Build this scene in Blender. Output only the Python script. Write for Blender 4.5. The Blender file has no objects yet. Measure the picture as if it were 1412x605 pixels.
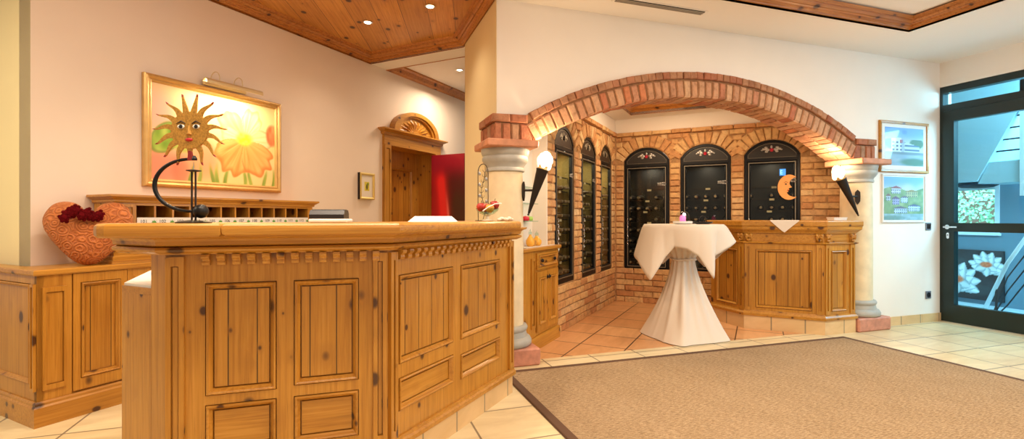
import bpy, bmesh, math, random
from mathutils import Vector, Matrix
random.seed(7)
C = bpy.context.scene.collection
PI = math.pi
S = math.sqrt(.5)
H = 1.152                                   # eye height
def R(d): return math.radians(d)
def lin(c):
    return tuple(((v/12.92) if v <= .04045 else ((v+.055)/1.055)**2.4) for v in c)
def rgb(r, g, b): return lin((r/255, g/255, b/255))

# ------------------------------------------------------------------ materials
MATS = {}
def nm(name):
    m = bpy.data.materials.new(name); m.use_nodes = True
    nt = m.node_tree; nt.nodes.clear()
    out = nt.nodes.new('ShaderNodeOutputMaterial')
    b = nt.nodes.new('ShaderNodeBsdfPrincipled')
    nt.links.new(b.outputs[0], out.inputs[0])
    return m, nt, b, out
def N(nt, t, **kw):
    n = nt.nodes.new(t)
    for k, v in kw.items():
        if k in n.inputs.keys(): n.inputs[k].default_value = v
        else: setattr(n, k, v)
    return n
def L(nt, a, b): nt.links.new(a, b)
def ramp(nt, fac, stops):
    r = nt.nodes.new('ShaderNodeValToRGB'); e = r.color_ramp.elements
    while len(e) < len(stops): e.new(.5)
    for i, (p, c) in enumerate(stops):
        e[i].position = p; e[i].color = (c[0], c[1], c[2], 1)
    L(nt, fac, r.inputs[0]); return r.outputs[0]
def mathn(nt, op, a, b=None, c=None):
    n = nt.nodes.new('ShaderNodeMath'); n.operation = op
    for i, v in enumerate((a, b, c)):
        if v is None: continue
        if isinstance(v, (int, float)): n.inputs[i].default_value = v
        else: L(nt, v, n.inputs[i])
    return n.outputs[0]
def mix(nt, fac, a, b, mode='MIX'):
    n = nt.nodes.new('ShaderNodeMix'); n.data_type = 'RGBA'; n.blend_type = mode
    for sock, v in ((n.inputs[0], fac), (n.inputs[6], a), (n.inputs[7], b)):
        if isinstance(v, (int, float)): sock.default_value = v
        elif isinstance(v, tuple): sock.default_value = (v[0], v[1], v[2], 1)
        else: L(nt, v, sock)
    return n.outputs[2]
def coords(nt, rot=(0, 0, 0), scale=(1, 1, 1), rand=True):
    tc = N(nt, 'ShaderNodeTexCoord'); v = tc.outputs['Object']
    if rand:
        oi = N(nt, 'ShaderNodeObjectInfo')
        m = N(nt, 'ShaderNodeVectorMath', operation='SCALE'); m.inputs[0].default_value = (7.3, 5.1, 9.7)
        L(nt, oi.outputs['Random'], m.inputs['Scale'])
        a = N(nt, 'ShaderNodeVectorMath', operation='ADD'); L(nt, v, a.inputs[0]); L(nt, m.outputs[0], a.inputs[1]); v = a.outputs[0]
    mp = N(nt, 'ShaderNodeMapping'); mp.inputs['Rotation'].default_value = rot; mp.inputs['Scale'].default_value = scale
    L(nt, v, mp.inputs[0]); return mp.outputs[0]
def bump(nt, b, h, strength=.2, dist=.01):
    n = N(nt, 'ShaderNodeBump'); n.inputs['Strength'].default_value = strength; n.inputs['Distance'].default_value = dist
    L(nt, h, n.inputs['Height']); L(nt, n.outputs[0], b.inputs['Normal'])

def plain(name, col, rough=.6, metal=0., spec=.5, noise=0., nscale=20, emit=None, estr=0., bumpy=0.):
    m, nt, b, out = nm(name)
    b.inputs['Base Color'].default_value = (*col, 1)
    b.inputs['Roughness'].default_value = rough; b.inputs['Metallic'].default_value = metal
    b.inputs['Specular IOR Level'].default_value = spec
    if noise or bumpy:
        t = N(nt, 'ShaderNodeTexNoise', Scale=nscale, Detail=4.); L(nt, coords(nt), t.inputs['Vector'])
        if noise:
            L(nt, ramp(nt, t.outputs[0], [(.3, tuple(c*(1-noise) for c in col)), (.7, tuple(min(1, c*(1+noise*.6)) for c in col))]), b.inputs['Base Color'])
        if bumpy: bump(nt, b, t.outputs[0], bumpy, .01)
    if emit:
        b.inputs['Emission Color'].default_value = (*emit, 1); b.inputs['Emission Strength'].default_value = estr
    MATS[name] = m; return m

def pine(name, axis, base, dark, light, rot=0., planks=0., rough=.32, knots=1.):
    m, nt, b, out = nm(name)
    v0 = coords(nt, rot=(0, 0, rot))
    sc = {'x': (1.3, 44, 44), 'y': (44, 1.3, 44), 'z': (44, 44, 1.3)}[axis]
    mp = N(nt, 'ShaderNodeMapping'); mp.inputs['Scale'].default_value = sc; L(nt, v0, mp.inputs[0])
    t = N(nt, 'ShaderNodeTexNoise', Scale=1.6, Detail=5., Roughness=.62, Distortion=.5); L(nt, mp.outputs[0], t.inputs['Vector'])
    t2 = N(nt, 'ShaderNodeTexNoise', Scale=1.7, Detail=2.); L(nt, v0, t2.inputs['Vector'])
    col = ramp(nt, t.outputs[0], [(.30, dark), (.5, base), (.72, light)])
    tone = ramp(nt, t2.outputs[0], [(.3, (.86, .81, .74)), (.7, (1.08, 1.08, 1.08))])
    col = mix(nt, 1., col, tone, 'MULTIPLY')
    # fine dark streaks
    mp3 = N(nt, 'ShaderNodeMapping'); mp3.inputs['Scale'].default_value = tuple(k*1.7 for k in sc); L(nt, v0, mp3.inputs[0])
    t3 = N(nt, 'ShaderNodeTexNoise', Scale=2.2, Detail=3.); L(nt, mp3.outputs[0], t3.inputs['Vector'])
    st = ramp(nt, t3.outputs[0], [(.62, (0, 0, 0)), (.76, (.5, .5, .5))])
    col = mix(nt, st, col, tuple(c*.55 for c in dark))
    if planks:
        sx = N(nt, 'ShaderNodeSeparateXYZ'); L(nt, v0, sx.inputs[0])
        f = mathn(nt, 'FRACT', mathn(nt, 'DIVIDE', sx.outputs[0], planks))
        d = mathn(nt, 'ABSOLUTE', mathn(nt, 'SUBTRACT', f, .5))
        line = mathn(nt, 'GREATER_THAN', d, .5-.0022/planks)
        idn = mathn(nt, 'FLOOR', mathn(nt, 'DIVIDE', sx.outputs[0], planks))
        wn = N(nt, 'ShaderNodeTexWhiteNoise', noise_dimensions='1D'); L(nt, idn, wn.inputs['W'])
        col = mix(nt, 1., col, ramp(nt, wn.outputs[0], [(0, (.83, .80, .76)), (1, (1.06, 1.06, 1.06))]), 'MULTIPLY')
        col = mix(nt, line, col, tuple(c*.16 for c in dark))
    # knots
    ks = {'x': (6.6, 9., 9.), 'y': (9., 6.6, 9.), 'z': (9., 9., 6.6)}[axis]
    mpk = N(nt, 'ShaderNodeMapping'); mpk.inputs['Scale'].default_value = ks; L(nt, v0, mpk.inputs[0])
    vo = N(nt, 'ShaderNodeTexVoronoi', Scale=1., feature='F1'); L(nt, mpk.outputs[0], vo.inputs['Vector'])
    sp = N(nt, 'ShaderNodeSeparateColor'); L(nt, vo.outputs['Color'], sp.inputs[0])
    kd = mathn(nt, 'DIVIDE', vo.outputs['Distance'], mathn(nt, 'MULTIPLY_ADD', sp.outputs[0], 1.15, .22))
    kn = ramp(nt, kd, [(.125*knots, (1, 1, 1)), (.20*knots, (0, 0, 0))])
    halo = ramp(nt, kd, [(.14*knots, (.6, .6, .6)), (.42*knots, (0, 0, 0))])
    col = mix(nt, halo, col, dark)
    col = mix(nt, kn, col, (.075, .026, .008))
    L(nt, col, b.inputs['Base Color'])
    b.inputs['Roughness'].default_value = rough
    b.inputs['Coat Weight'].default_value = .12; b.inputs['Coat Roughness'].default_value = .25
    bump(nt, b, t.outputs[0], .12, .004)
    MATS[name] = m; return m
PB, PD, PL = (.49, .226, .028), (.365, .150, .017), (.57, .285, .050)
pine('pine_x', 'x', PB, PD, PL)
pine('pine_z', 'z', PB, PD, PL)
pine('pine_y', 'y', PB, PD, PL)
pine('pine_planked', 'z', PB, PD, PL, planks=.105)
pine('pine_ceiling', 'y', (.58, .26, .046), (.42, .165, .026), (.66, .33, .075), planks=.232, rot=R(14), rough=.45)
pine('pine_crown', 'x', (.50, .20, .042), (.32, .105, .018), (.58, .26, .065), rough=.4)

def bricks(name, stops, rough=.85):
    m, nt, b, out = nm(name)
    g = N(nt, 'ShaderNodeNewGeometry')
    v = coords(nt, rand=False)
    col = ramp(nt, g.outputs['Random Per Island'], stops)
    t = N(nt, 'ShaderNodeTexNoise', Scale=16., Detail=6., Roughness=.65); L(nt, v, t.inputs['Vector'])
    col = mix(nt, 1., col, ramp(nt, t.outputs[0], [(.28, (.62, .58, .54)), (.5, (1, 1, 1)), (.75, (1.22, 1.2, 1.15))]), 'MULTIPLY')
    t2 = N(nt, 'ShaderNodeTexNoise', Scale=60., Detail=5.); L(nt, v, t2.inputs['Vector'])
    L(nt, col, b.inputs['Base Color']); b.inputs['Roughness'].default_value = rough
    b.inputs['Specular IOR Level'].default_value = .25
    ad = mathn(nt, 'ADD', t.outputs[0], mathn(nt, 'MULTIPLY', t2.outputs[0], .5))
    bump(nt, b, ad, .6, .012)
    MATS[name] = m; return m
bricks('brick_wall', [(0, rgb(182, 130, 86)), (.2, rgb(204, 160, 108)), (.42, rgb(214, 176, 124)), (.6, rgb(198, 150, 100)), (.78, rgb(190, 136, 90)), (.95, rgb(218, 186, 138)), (1, rgb(176, 100, 68))])
bricks('brick_arch', [(0, rgb(172, 112, 82)), (.2, rgb(196, 148, 112)), (.45, rgb(182, 132, 100)), (.65, rgb(202, 160, 124)), (.88, rgb(176, 108, 80)), (1, rgb(204, 130, 86))])
bricks('brick_cap', [(0, rgb(158, 98, 72)), (.4, rgb(172, 112, 82)), (.7, rgb(162, 126, 98)), (1, rgb(184, 122, 88))])
bricks('brick_rim', [(0, rgb(150, 104, 76)), (.5, rgb(172, 126, 94)), (1, rgb(160, 98, 72))])
plain('mortar', rgb(168, 128, 86), .95, noise=.3, nscale=30, bumpy=.5)
plain('mortar_arch', rgb(140, 98, 64), .95, noise=.3, nscale=30, bumpy=.5)
plain('paint_white', (.83, .765, .69), .9, spec=.2, noise=.02, nscale=3)
plain('paint_warm_lit', (.83, .715, .61), .9, spec=.2, noise=.02, nscale=3)  # white wall paint with the warm lamplight put into its colour
plain('paint_cream', (.84, .71, .42), .9, spec=.2, noise=.02, nscale=3)
plain('ceiling_white', (.84, .79, .72), .9, spec=.2)
plain('terracotta', rgb(200, 138, 104), .7, noise=.22, nscale=14, bumpy=.2)
plain('plinth_stone', rgb(198, 136, 112), .6, noise=.25, nscale=18, bumpy=.1)
plain('column_stone', rgb(226, 208, 172), .6, noise=.12, nscale=9, bumpy=.15)
plain('column_grey', rgb(170, 168, 160), .55, noise=.1, nscale=14)
plain('black_metal', (.012, .012, .013), .4, .6)
plain('dark_iron', (.035, .028, .024), .5, .7)
plain('cabinet_black', (.016, .013, .011), .45)
plain('edge_line', rgb(160, 150, 130), .45, .5)
plain('bronze_panel', (.05, .032, .022), .45, .4)
plain('green_black', (.004, .014, .012), .35)
plain('chrome', (.75, .75, .76), .2, 1.)
plain('silver', (.40, .39, .37), .4, .85)
plain('gold', rgb(204, 164, 100), .36, .4, noise=.12, nscale=12)
plain('pale_gold', rgb(226, 198, 120), .4, .4)
plain('brass_lamp', rgb(222, 204, 160), .35, .5)
plain('white_paper', (.76, .74, .70), .7)
plain('white_plastic', (.75, .75, .73), .4)
plain('grey_plastic', (.16, .18, .21), .4)
plain('black_plastic', (.012, .012, .014), .35)
plain('ink', (.03, .04, .03), .7)
plain('leaf_green', (.10, .30, .05), .6)
plain('dark_green', (.02, .05, .015), .6)
plain('rust_velvet', rgb(196, 98, 44), .75, noise=.25, nscale=25)
plain('dark_rose', (.10, .003, .005), .9, spec=.05, noise=.35, nscale=40)
plain('sun_gold', rgb(184, 136, 58), .45, .35, noise=.35, nscale=160)
plain('sun_red', (.22, .012, .008), .55)
plain('lip_red', (.45, .015, .02), .5)
plain('eye_white', (.7, .66, .58), .5)
plain('moon_orange', rgb(240, 168, 96), .6, noise=.06)
plain('table_linen', (.72, .64, .55), .85, spec=.2)
plain('olive_wall', rgb(150, 130, 74), .8)
plain('cork_dark', (.02, .014, .012), .35)
plain('bottle_cap', (.36, .28, .20), .35, noise=.7, nscale=3)
plain('tag_cream', (.70, .64, .48), .6)
plain('red_apple', (.45, .03, .02), .35, noise=.5, nscale=9)
plain('yellow_apple', (.70, .33, .05), .35, noise=.3, nscale=9)
plain('stem_brown', (.06, .03, .01), .8)
plain('pebble', (.72, .65, .52), .7, noise=.2)
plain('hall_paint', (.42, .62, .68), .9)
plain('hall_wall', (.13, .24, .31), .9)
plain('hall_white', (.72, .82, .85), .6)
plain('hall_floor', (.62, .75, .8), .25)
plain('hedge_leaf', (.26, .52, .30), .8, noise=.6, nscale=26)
plain('art_black', (.01, .012, .016), .6)
plain('amber_glass', (.85, .42, .05), .1)
plain('red_wax', (.6, .02, .05), .3)
plain('lime_wax', (.35, .6, .12), .3)
plain('lamp_glow', (1, .9, .7), .4, emit=(1, .80, .50), estr=14)
plain('flame_glow', (1, .9, .75), .3, emit=(1, .80, .52), estr=2.2)
plain('tube_glow', (1, .9, .7), .4, emit=(1, .78, .45), estr=12)
plain('pink_glow', (1, .3, .5), .3, emit=(1, .04, .20), estr=2.2)
plain('white_glow', (1, .95, .9), .3, emit=(1, .8, .8), estr=6)
plain('cool_glow', (.8, .9, 1), .3, emit=(.55, .85, 1), estr=2.2)
plain('reflection_blue', (.05, .3, .8), .4, emit=(.03, .28, .9), estr=.9)  # glowing colours of the sign reflection painted on the cabinet glass
plain('reflection_mark', (.4, .9, 1), .4, emit=(.3, .8, .9), estr=1.0)
plain('vent_slat', (.38, .33, .26), .5, .3)
plain('dark_gap', (.05, .045, .04), .9)
plain('picture_mat', (.80, .74, .64), .8)
plain('red_edge', (.35, .02, .03), .5)
plain('purple_edge', (.28, .04, .14), .5)
plain('carpet_border', rgb(92, 66, 48), .95)

def glass(name, tint, refl=1.):
    m = bpy.data.materials.new(name); m.use_nodes = True; nt = m.node_tree; nt.nodes.clear()
    out = N(nt, 'ShaderNodeOutputMaterial'); tr = N(nt, 'ShaderNodeBsdfTransparent'); tr.inputs[0].default_value = (*tint, 1)
    gl = N(nt, 'ShaderNodeBsdfGlossy'); gl.inputs['Roughness'].default_value = .02
    lw = N(nt, 'ShaderNodeLayerWeight'); lw.inputs[0].default_value = .5
    f = mathn(nt, 'MULTIPLY', mathn(nt, 'MULTIPLY_ADD', mathn(nt, 'POWER', lw.outputs['Facing'], 5.), .46, .022), refl)
    mx = N(nt, 'ShaderNodeMixShader'); L(nt, f, mx.inputs[0]); L(nt, tr.outputs[0], mx.inputs[1]); L(nt, gl.outputs[0], mx.inputs[2])
    L(nt, mx.outputs[0], out.inputs[0]); MATS[name] = m; return m
glass('glass_clear', (.93, .95, .93), 1.)
glass('glass_cabinet', (.86, .86, .80), 1.1)
glass('glass_door', (.80, .93, .97), .8)
glass('glass_shelf', (.80, .90, .86), 1.2)

def attr_mat(name, rough=.6, coat=0.):
    m, nt, b, out = nm(name)
    a = N(nt, 'ShaderNodeAttribute', attribute_name='Col'); L(nt, a.outputs['Color'], b.inputs['Base Color'])
    b.inputs['Roughness'].default_value = rough; b.inputs['Coat Weight'].default_value = coat
    MATS[name] = m; return m
attr_mat('canvas'); attr_mat('glazed_print', .5, .6)

def tiles(name, c1, c2, size, rot=0., off=(0, 0), grout=(.25, .2, .14), rough=.32):
    m, nt, b, out = nm(name)
    tc = N(nt, 'ShaderNodeTexCoord')
    mp = N(nt, 'ShaderNodeMapping', vector_type='POINT'); mp.inputs['Rotation'].default_value = (0, 0, rot); mp.inputs['Location'].default_value = (off[0], off[1], 0)
    L(nt, tc.outputs['Object'], mp.inputs[0])
    br = N(nt, 'ShaderNodeTexBrick', offset=0., squash=1.)
    br.inputs['Scale'].default_value = 1.; br.inputs['Mortar Size'].default_value = .006; br.inputs['Mortar Smooth'].default_value = .1
    br.inputs['Brick Width'].default_value = size[0]; br.inputs['Row Height'].default_value = size[1]
    br.inputs['Color1'].default_value = (*c1, 1); br.inputs['Color2'].default_value = (*c2, 1); br.inputs['Mortar'].default_value = (*grout, 1)
    L(nt, mp.outputs[0], br.inputs['Vector'])
    t = N(nt, 'ShaderNodeTexNoise', Scale=4., Detail=5., Roughness=.6, Distortion=.6)
    mp2 = N(nt, 'ShaderNodeMapping'); mp2.inputs['Scale'].default_value = (.6, 2.2, 1); L(nt, mp.outputs[0], mp2.inputs[0]); L(nt, mp2.outputs[0], t.inputs['Vector'])
    col = mix(nt, 1., br.outputs['Color'], ramp(nt, t.outputs[0], [(.3, (.86, .80, .72)), (.7, (1.08, 1.07, 1.05))]), 'MULTIPLY')
    L(nt, col, b.inputs['Base Color']); b.inputs['Roughness'].default_value = rough
    bump(nt, b, mathn(nt, 'SUBTRACT', 1., br.outputs['Fac']), .25, .003)
    MATS[name] = m; return m
tiles('floor_tile', rgb(226, 214, 180), rgb(220, 204, 164), (.42, .42), off=(.18, .11))
tiles('niche_tile', rgb(214, 164, 116), rgb(204, 150, 102), (.42, .42), rot=R(-45), off=(.30, .22), grout=(.06, .035, .02))  # same tile as the main floor, warm niche light put into the colour
tiles('plinth_tile', rgb(222, 190, 142), rgb(214, 180, 132), (.30, 3.), off=(.05, 1.5), grout=(.30, .24, .16), rough=.45)

def sisal():
    m, nt, b, out = nm('sisal')
    v = coords(nt, rand=False)
    mp = N(nt, 'ShaderNodeMapping'); mp.inputs['Scale'].default_value = (30, 190, 1); L(nt, v, mp.inputs[0])
    t = N(nt, 'ShaderNodeTexNoise', Scale=1., Detail=3., Roughness=.6); L(nt, mp.outputs[0], t.inputs['Vector'])
    t2 = N(nt, 'ShaderNodeTexNoise', Scale=120., Detail=2.); L(nt, v, t2.inputs['Vector'])
    t3 = N(nt, 'ShaderNodeTexNoise', Scale=3.5, Detail=2.); L(nt, v, t3.inputs['Vector'])
    col = ramp(nt, t.outputs[0], [(.3, rgb(126, 104, 78)), (.5, rgb(162, 138, 108)), (.72, rgb(192, 168, 134))])
    col = mix(nt, 1., col, ramp(nt, t2.outputs[0], [(.3, (.80, .80, .80)), (.7, (1.1, 1.1, 1.1))]), 'MULTIPLY')
    col = mix(nt, 1., col, ramp(nt, t3.outputs[0], [(.3, (.93, .92, .90)), (.7, (1.03, 1.03, 1.03))]), 'MULTIPLY')
    L(nt, col, b.inputs['Base Color']); b.inputs['Roughness'].default_value = .95; b.inputs['Specular IOR Level'].default_value = .1
    bump(nt, b, t.outputs[0], .5, .004)
    MATS['sisal'] = m
sisal()
def rose_velvet():
    m, nt, b, out = nm('rose_velvet')
    v = coords(nt)
    vo = N(nt, 'ShaderNodeTexVoronoi', Scale=17., feature='F1'); L(nt, v, vo.inputs['Vector'])
    nz = N(nt, 'ShaderNodeTexNoise', Scale=22., Detail=2.); L(nt, v, nz.inputs['Vector'])
    w = mathn(nt, 'SINE', mathn(nt, 'ADD', mathn(nt, 'MULTIPLY', vo.outputs['Distance'], 26.), mathn(nt, 'MULTIPLY', nz.outputs[0], 9.)))
    b.inputs['Roughness'].default_value = .7
    b.inputs['Sheen Weight'].default_value = .25; b.inputs['Sheen Tint'].default_value = (1, .6, .3, 1)
    L(nt, ramp(nt, w, [(0, rgb(170, 90, 36)), (1, rgb(196, 112, 50))]), b.inputs['Base Color'])
    bump(nt, b, w, .55, .008); MATS['rose_velvet'] = m
rose_velvet()
def M(n): return MATS[n]

# ------------------------------------------------------------------ mesh builder
class MB:
    def __init__(s): s.bm = bmesh.new()
    def faces(s, vs, fs):
        v = [s.bm.verts.new(p) for p in vs]
        for f in fs:
            try: s.bm.faces.new([v[i] for i in f])
            except ValueError: pass
        return v
    def box(s, x0, x1, y0, y1, z0, z1, ch=0.):
        if ch <= 0:
            s.faces([(x0,y0,z0),(x1,y0,z0),(x1,y1,z0),(x0,y1,z0),(x0,y0,z1),(x1,y0,z1),(x1,y1,z1),(x0,y1,z1)],
                    [(0,3,2,1),(4,5,6,7),(0,1,5,4),(1,2,6,5),(2,3,7,6),(3,0,4,7)])
        else:
            c = ch
            pr = [(x0+c,y0),(x1-c,y0),(x1,y0+c),(x1,y1-c),(x1-c,y1),(x0+c,y1),(x0,y1-c),(x0,y0+c)]
            inn = [(min(max(x,x0+c),x1-c), min(max(y,y0+c),y1-c)) for x, y in pr]
            vs = [(x,y,z0) for x,y in inn]+[(x,y,z0+c) for x,y in pr]+[(x,y,z1-c) for x,y in pr]+[(x,y,z1) for x,y in inn]
            fs = []
            for k in range(3):
                for i in range(8):
                    j = (i+1) % 8; fs.append((k*8+i, k*8+j, k*8+8+j, k*8+8+i))
            fs += [tuple(range(7,-1,-1)), tuple(range(24,32))]
            s.faces(vs, fs)
        return s
    def prism(s, poly, z0, z1, top=None):
        n = len(poly); t = top or poly
        s.faces([(x,y,z0) for x,y in poly]+[(x,y,z1) for x,y in t],
                [tuple(range(n-1,-1,-1)), tuple(range(n,2*n))]+[(i,(i+1)%n,n+(i+1)%n,n+i) for i in range(n)])
        return s
    def prism_y(s, poly, y0, y1):        # polygon in x,z pushed through y
        n = len(poly)
        s.faces([(x,y0,z) for x,z in poly]+[(x,y1,z) for x,z in poly],
                [tuple(range(n)), tuple(range(2*n-1,n-1,-1))]+[(i,n+i,n+(i+1)%n,(i+1)%n) for i in range(n)])
        return s
    def prism_x(s, poly, x0, x1):        # polygon in y,z pushed through x
        n = len(poly)
        s.faces([(x0,y,z) for y,z in poly]+[(x1,y,z) for y,z in poly],
                [tuple(range(n-1,-1,-1)), tuple(range(n,2*n))]+[(i,(i+1)%n,n+(i+1)%n,n+i) for i in range(n)])
        return s
    def lathe(s, prof, c=(0,0,0), n=24, mtx=None):
        vs = []; fs = []; m = len(prof)
        for r, z in prof:
            for k in range(n):
                a = 2*PI*k/n; p = Vector((r*math.cos(a), r*math.sin(a), z))
                if mtx: p = mtx @ p
                vs.append((p.x+c[0], p.y+c[1], p.z+c[2]))
        for i in range(m-1):
            for k in range(n):
                j = (k+1) % n; fs.append((i*n+k, i*n+j, (i+1)*n+j, (i+1)*n+k))
        fs.append(tuple(range(n-1,-1,-1))); fs.append(tuple(range((m-1)*n, m*n)))
        s.faces(vs, fs); return s
    def ball(s, c, r, n=12, sc=(1,1,1)):
        prof = []
        m = max(6, n//2)
        vs = []; fs = []
        for i in range(m+1):
            t = PI*i/m
            for k in range(n):
                a = 2*PI*k/n
                vs.append((c[0]+r*sc[0]*max(.02,math.sin(t))*math.cos(a), c[1]+r*sc[1]*max(.02,math.sin(t))*math.sin(a), c[2]-r*sc[2]*math.cos(t)))
        for i in range(m):
            for k in range(n):
                j = (k+1) % n; fs.append((i*n+k, i*n+j, (i+1)*n+j, (i+1)*n+k))
        fs.append(tuple(range(n-1,-1,-1))); fs.append(tuple(range(m*n,(m+1)*n)))
        s.faces(vs, fs); return s
    def tube(s, pts, r, n=8):
        pts = [Vector(p) for p in pts]; rs = r if isinstance(r, (list, tuple)) else [r]*len(pts)
        vs = []; fs = []; up = None
        for i, p in enumerate(pts):
            d = (pts[min(i+1,len(pts)-1)]-pts[max(i-1,0)]).normalized()
            if up is None: up = Vector((0,0,1)) if abs(d.z) < .9 else Vector((1,0,0))
            a = d.cross(up)
            if a.length < 1e-4: a = d.cross(Vector((1,.3,0)))
            a.normalize(); b = a.cross(d).normalized(); up = b
            for k in range(n):
                t = 2*PI*k/n; q = p+(a*math.cos(t)+b*math.sin(t))*rs[i]; vs.append(tuple(q))
        for i in range(len(pts)-1):
            for k in range(n):
                j = (k+1) % n; fs.append((i*n+k, i*n+j, (i+1)*n+j, (i+1)*n+k))
        fs.append(tuple(range(n-1,-1,-1))); fs.append(tuple(range((len(pts)-1)*n, len(pts)*n)))
        s.faces(vs, fs); return s
    def ring(s, x0, x1, z0, z1, prof):
        """mitred picture-frame ring in the x-z plane; prof = [(inset, y), ...] from outside to inside"""
        vs = []; fs = []
        for i, y in prof:
            vs += [(x0+i,y,z0+i),(x1-i,y,z0+i),(x1-i,y,z1-i),(x0+i,y,z1-i)]
        for k in range(len(prof)-1):
            for i in range(4):
                j = (i+1) % 4; fs.append((k*4+i, k*4+j, k*4+4+j, k*4+4+i))
        s.faces(vs, fs); return s
    def sweep(s, path, prof, closed=False):
        """profile (offset, z) swept along a plan polyline with mitres; offset to the left of travel"""
        n = len(path); P = [Vector((p[0],p[1])) for p in path]; vs = []; fs = []; m = len(prof)
        for i in range(n):
            a = P[i-1] if (i > 0 or closed) else None; c = P[(i+1)%n] if (i < n-1 or closed) else None
            d1 = (P[i]-a).normalized() if a is not None else (c-P[i]).normalized()
            d2 = (c-P[i]).normalized() if c is not None else d1
            n1 = Vector((-d1.y,d1.x)); n2 = Vector((-d2.y,d2.x)); b = (n1+n2).normalized(); k = 1/max(.3,b.dot(n1))
            for o, z in prof:
                q = P[i]+b*(o*k); vs.append((q.x,q.y,z))
        for i in range(n if closed else n-1):
            j = (i+1) % n
            for k in range(m):
                l = (k+1) % m; fs.append((i*m+k, j*m+k, j*m+l, i*m+l))
        if not closed:
            fs.append(tuple(range(m))); fs.append(tuple(range(n*m-1,(n-1)*m-1,-1)))
        s.faces(vs, fs); return s
    def build(s, name, mat, parent=None, loc=(0,0,0), rot=0., smooth=False, angle=None):
        bmesh.ops.recalc_face_normals(s.bm, faces=s.bm.faces)
        me = bpy.data.meshes.new(name); s.bm.to_mesh(me); s.bm.free()
        me.materials.append(M(mat) if isinstance(mat, str) else mat)
        if smooth:
            for p in me.polygons: p.use_smooth = True
            if angle: me.set_sharp_from_angle(angle=R(angle))
        o = bpy.data.objects.new(name, me); C.objects.link(o)
        o.location = loc; o.rotation_euler = rot if isinstance(rot, tuple) else (0,0,R(rot))
        if parent is not None: o.parent = parent
        return o
def tag(o, label=None, cat=None, group=None, kind=None):
    if label: o['label'] = label
    if cat: o['category'] = cat
    if group: o['group'] = group
    if kind: o['kind'] = kind
    return o
def thing(name, label, cat, loc=(0,0,0), rot=0., group=None):
    o = bpy.data.objects.new(name, None); C.objects.link(o); o.empty_display_size = .1
    o.location = loc; o.rotation_euler = (0,0,R(rot)); return tag(o, label, cat, group)
def struct(o): o['kind'] = 'structure'; return o
def copy_tree(o, parent=None):
    c = o.copy(); C.objects.link(c)
    if parent is not None: c.parent = parent
    for ch in list(o.children): copy_tree(ch, c)
    return c
def text_mesh(name, body, size, mat, parent, loc, rot=(PI/2,0,0), depth=.0006):
    cu = bpy.data.curves.new('lettering', 'FONT'); cu.body = body; cu.size = size; cu.align_x = 'CENTER'; cu.align_y = 'CENTER'; cu.extrude = depth
    t = bpy.data.objects.new('lettering', cu); C.objects.link(t)
    me = bpy.data.meshes.new_from_object(t.evaluated_get(bpy.context.evaluated_depsgraph_get()))
    bpy.data.objects.remove(t); bpy.data.curves.remove(cu)
    me.name = name; me.materials.clear(); me.materials.append(M(mat))
    o = bpy.data.objects.new(name, me); C.objects.link(o); o.parent = parent; o.location = loc; o.rotation_euler = rot
    return o
def canvas(name, x0, x1, z0, z1, y, fn, nx, ny, mat, parent, thick=.006):
    """painted board facing -y: colour per point from fn(u, v) in sRGB 0-1"""
    vs = []; fs = []; cols = []
    for j in range(ny+1):
        for i in range(nx+1):
            u, v = i/nx, j/ny
            vs.append((x0+(x1-x0)*u, y, z0+(z1-z0)*v)); cols.append(lin(tuple(min(1,max(0,c)) for c in fn(u, v))))
    for j in range(ny):
        for i in range(nx):
            a = j*(nx+1)+i; fs.append((a, a+1, a+nx+2, a+nx+1))
    k = len(vs)
    vs += [(x0,y+thick,z0),(x1,y+thick,z0),(x1,y+thick,z1),(x0,y+thick,z1)]; cols += [(.1,.1,.1)]*4
    fs.append((k, k+3, k+2, k+1))
    me = bpy.data.meshes.new(name); me.from_pydata(vs, [], fs)
    ca = me.color_attributes.new('Col', 'FLOAT_COLOR', 'POINT')
    for i, c in enumerate(cols): ca.data[i].color = (*c, 1)
    me.materials.append(M(mat)); o = bpy.data.objects.new(name, me); C.objects.link(o); o.parent = parent
    return o
def sm(a, b, x):
    t = min(1, max(0, (x-a)/(b-a))); return t*t*(3-2*t)
def lerp(a, b, t): return tuple(x+(y-x)*t for x, y in zip(a, b))
def vn(x, y, s=0):                      # smooth value noise
    def h(i, j): return math.sin(i*127.1+j*311.7+s*74.7)*43758.5453 % 1
    i, j = math.floor(x), math.floor(y); fx, fy = x-i, y-j
    fx = fx*fx*(3-2*fx); fy = fy*fy*(3-2*fy)
    return (h(i,j)*(1-fx)+h(i+1,j)*fx)*(1-fy)+(h(i,j+1)*(1-fx)+h(i+1,j+1)*fx)*fy

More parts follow.
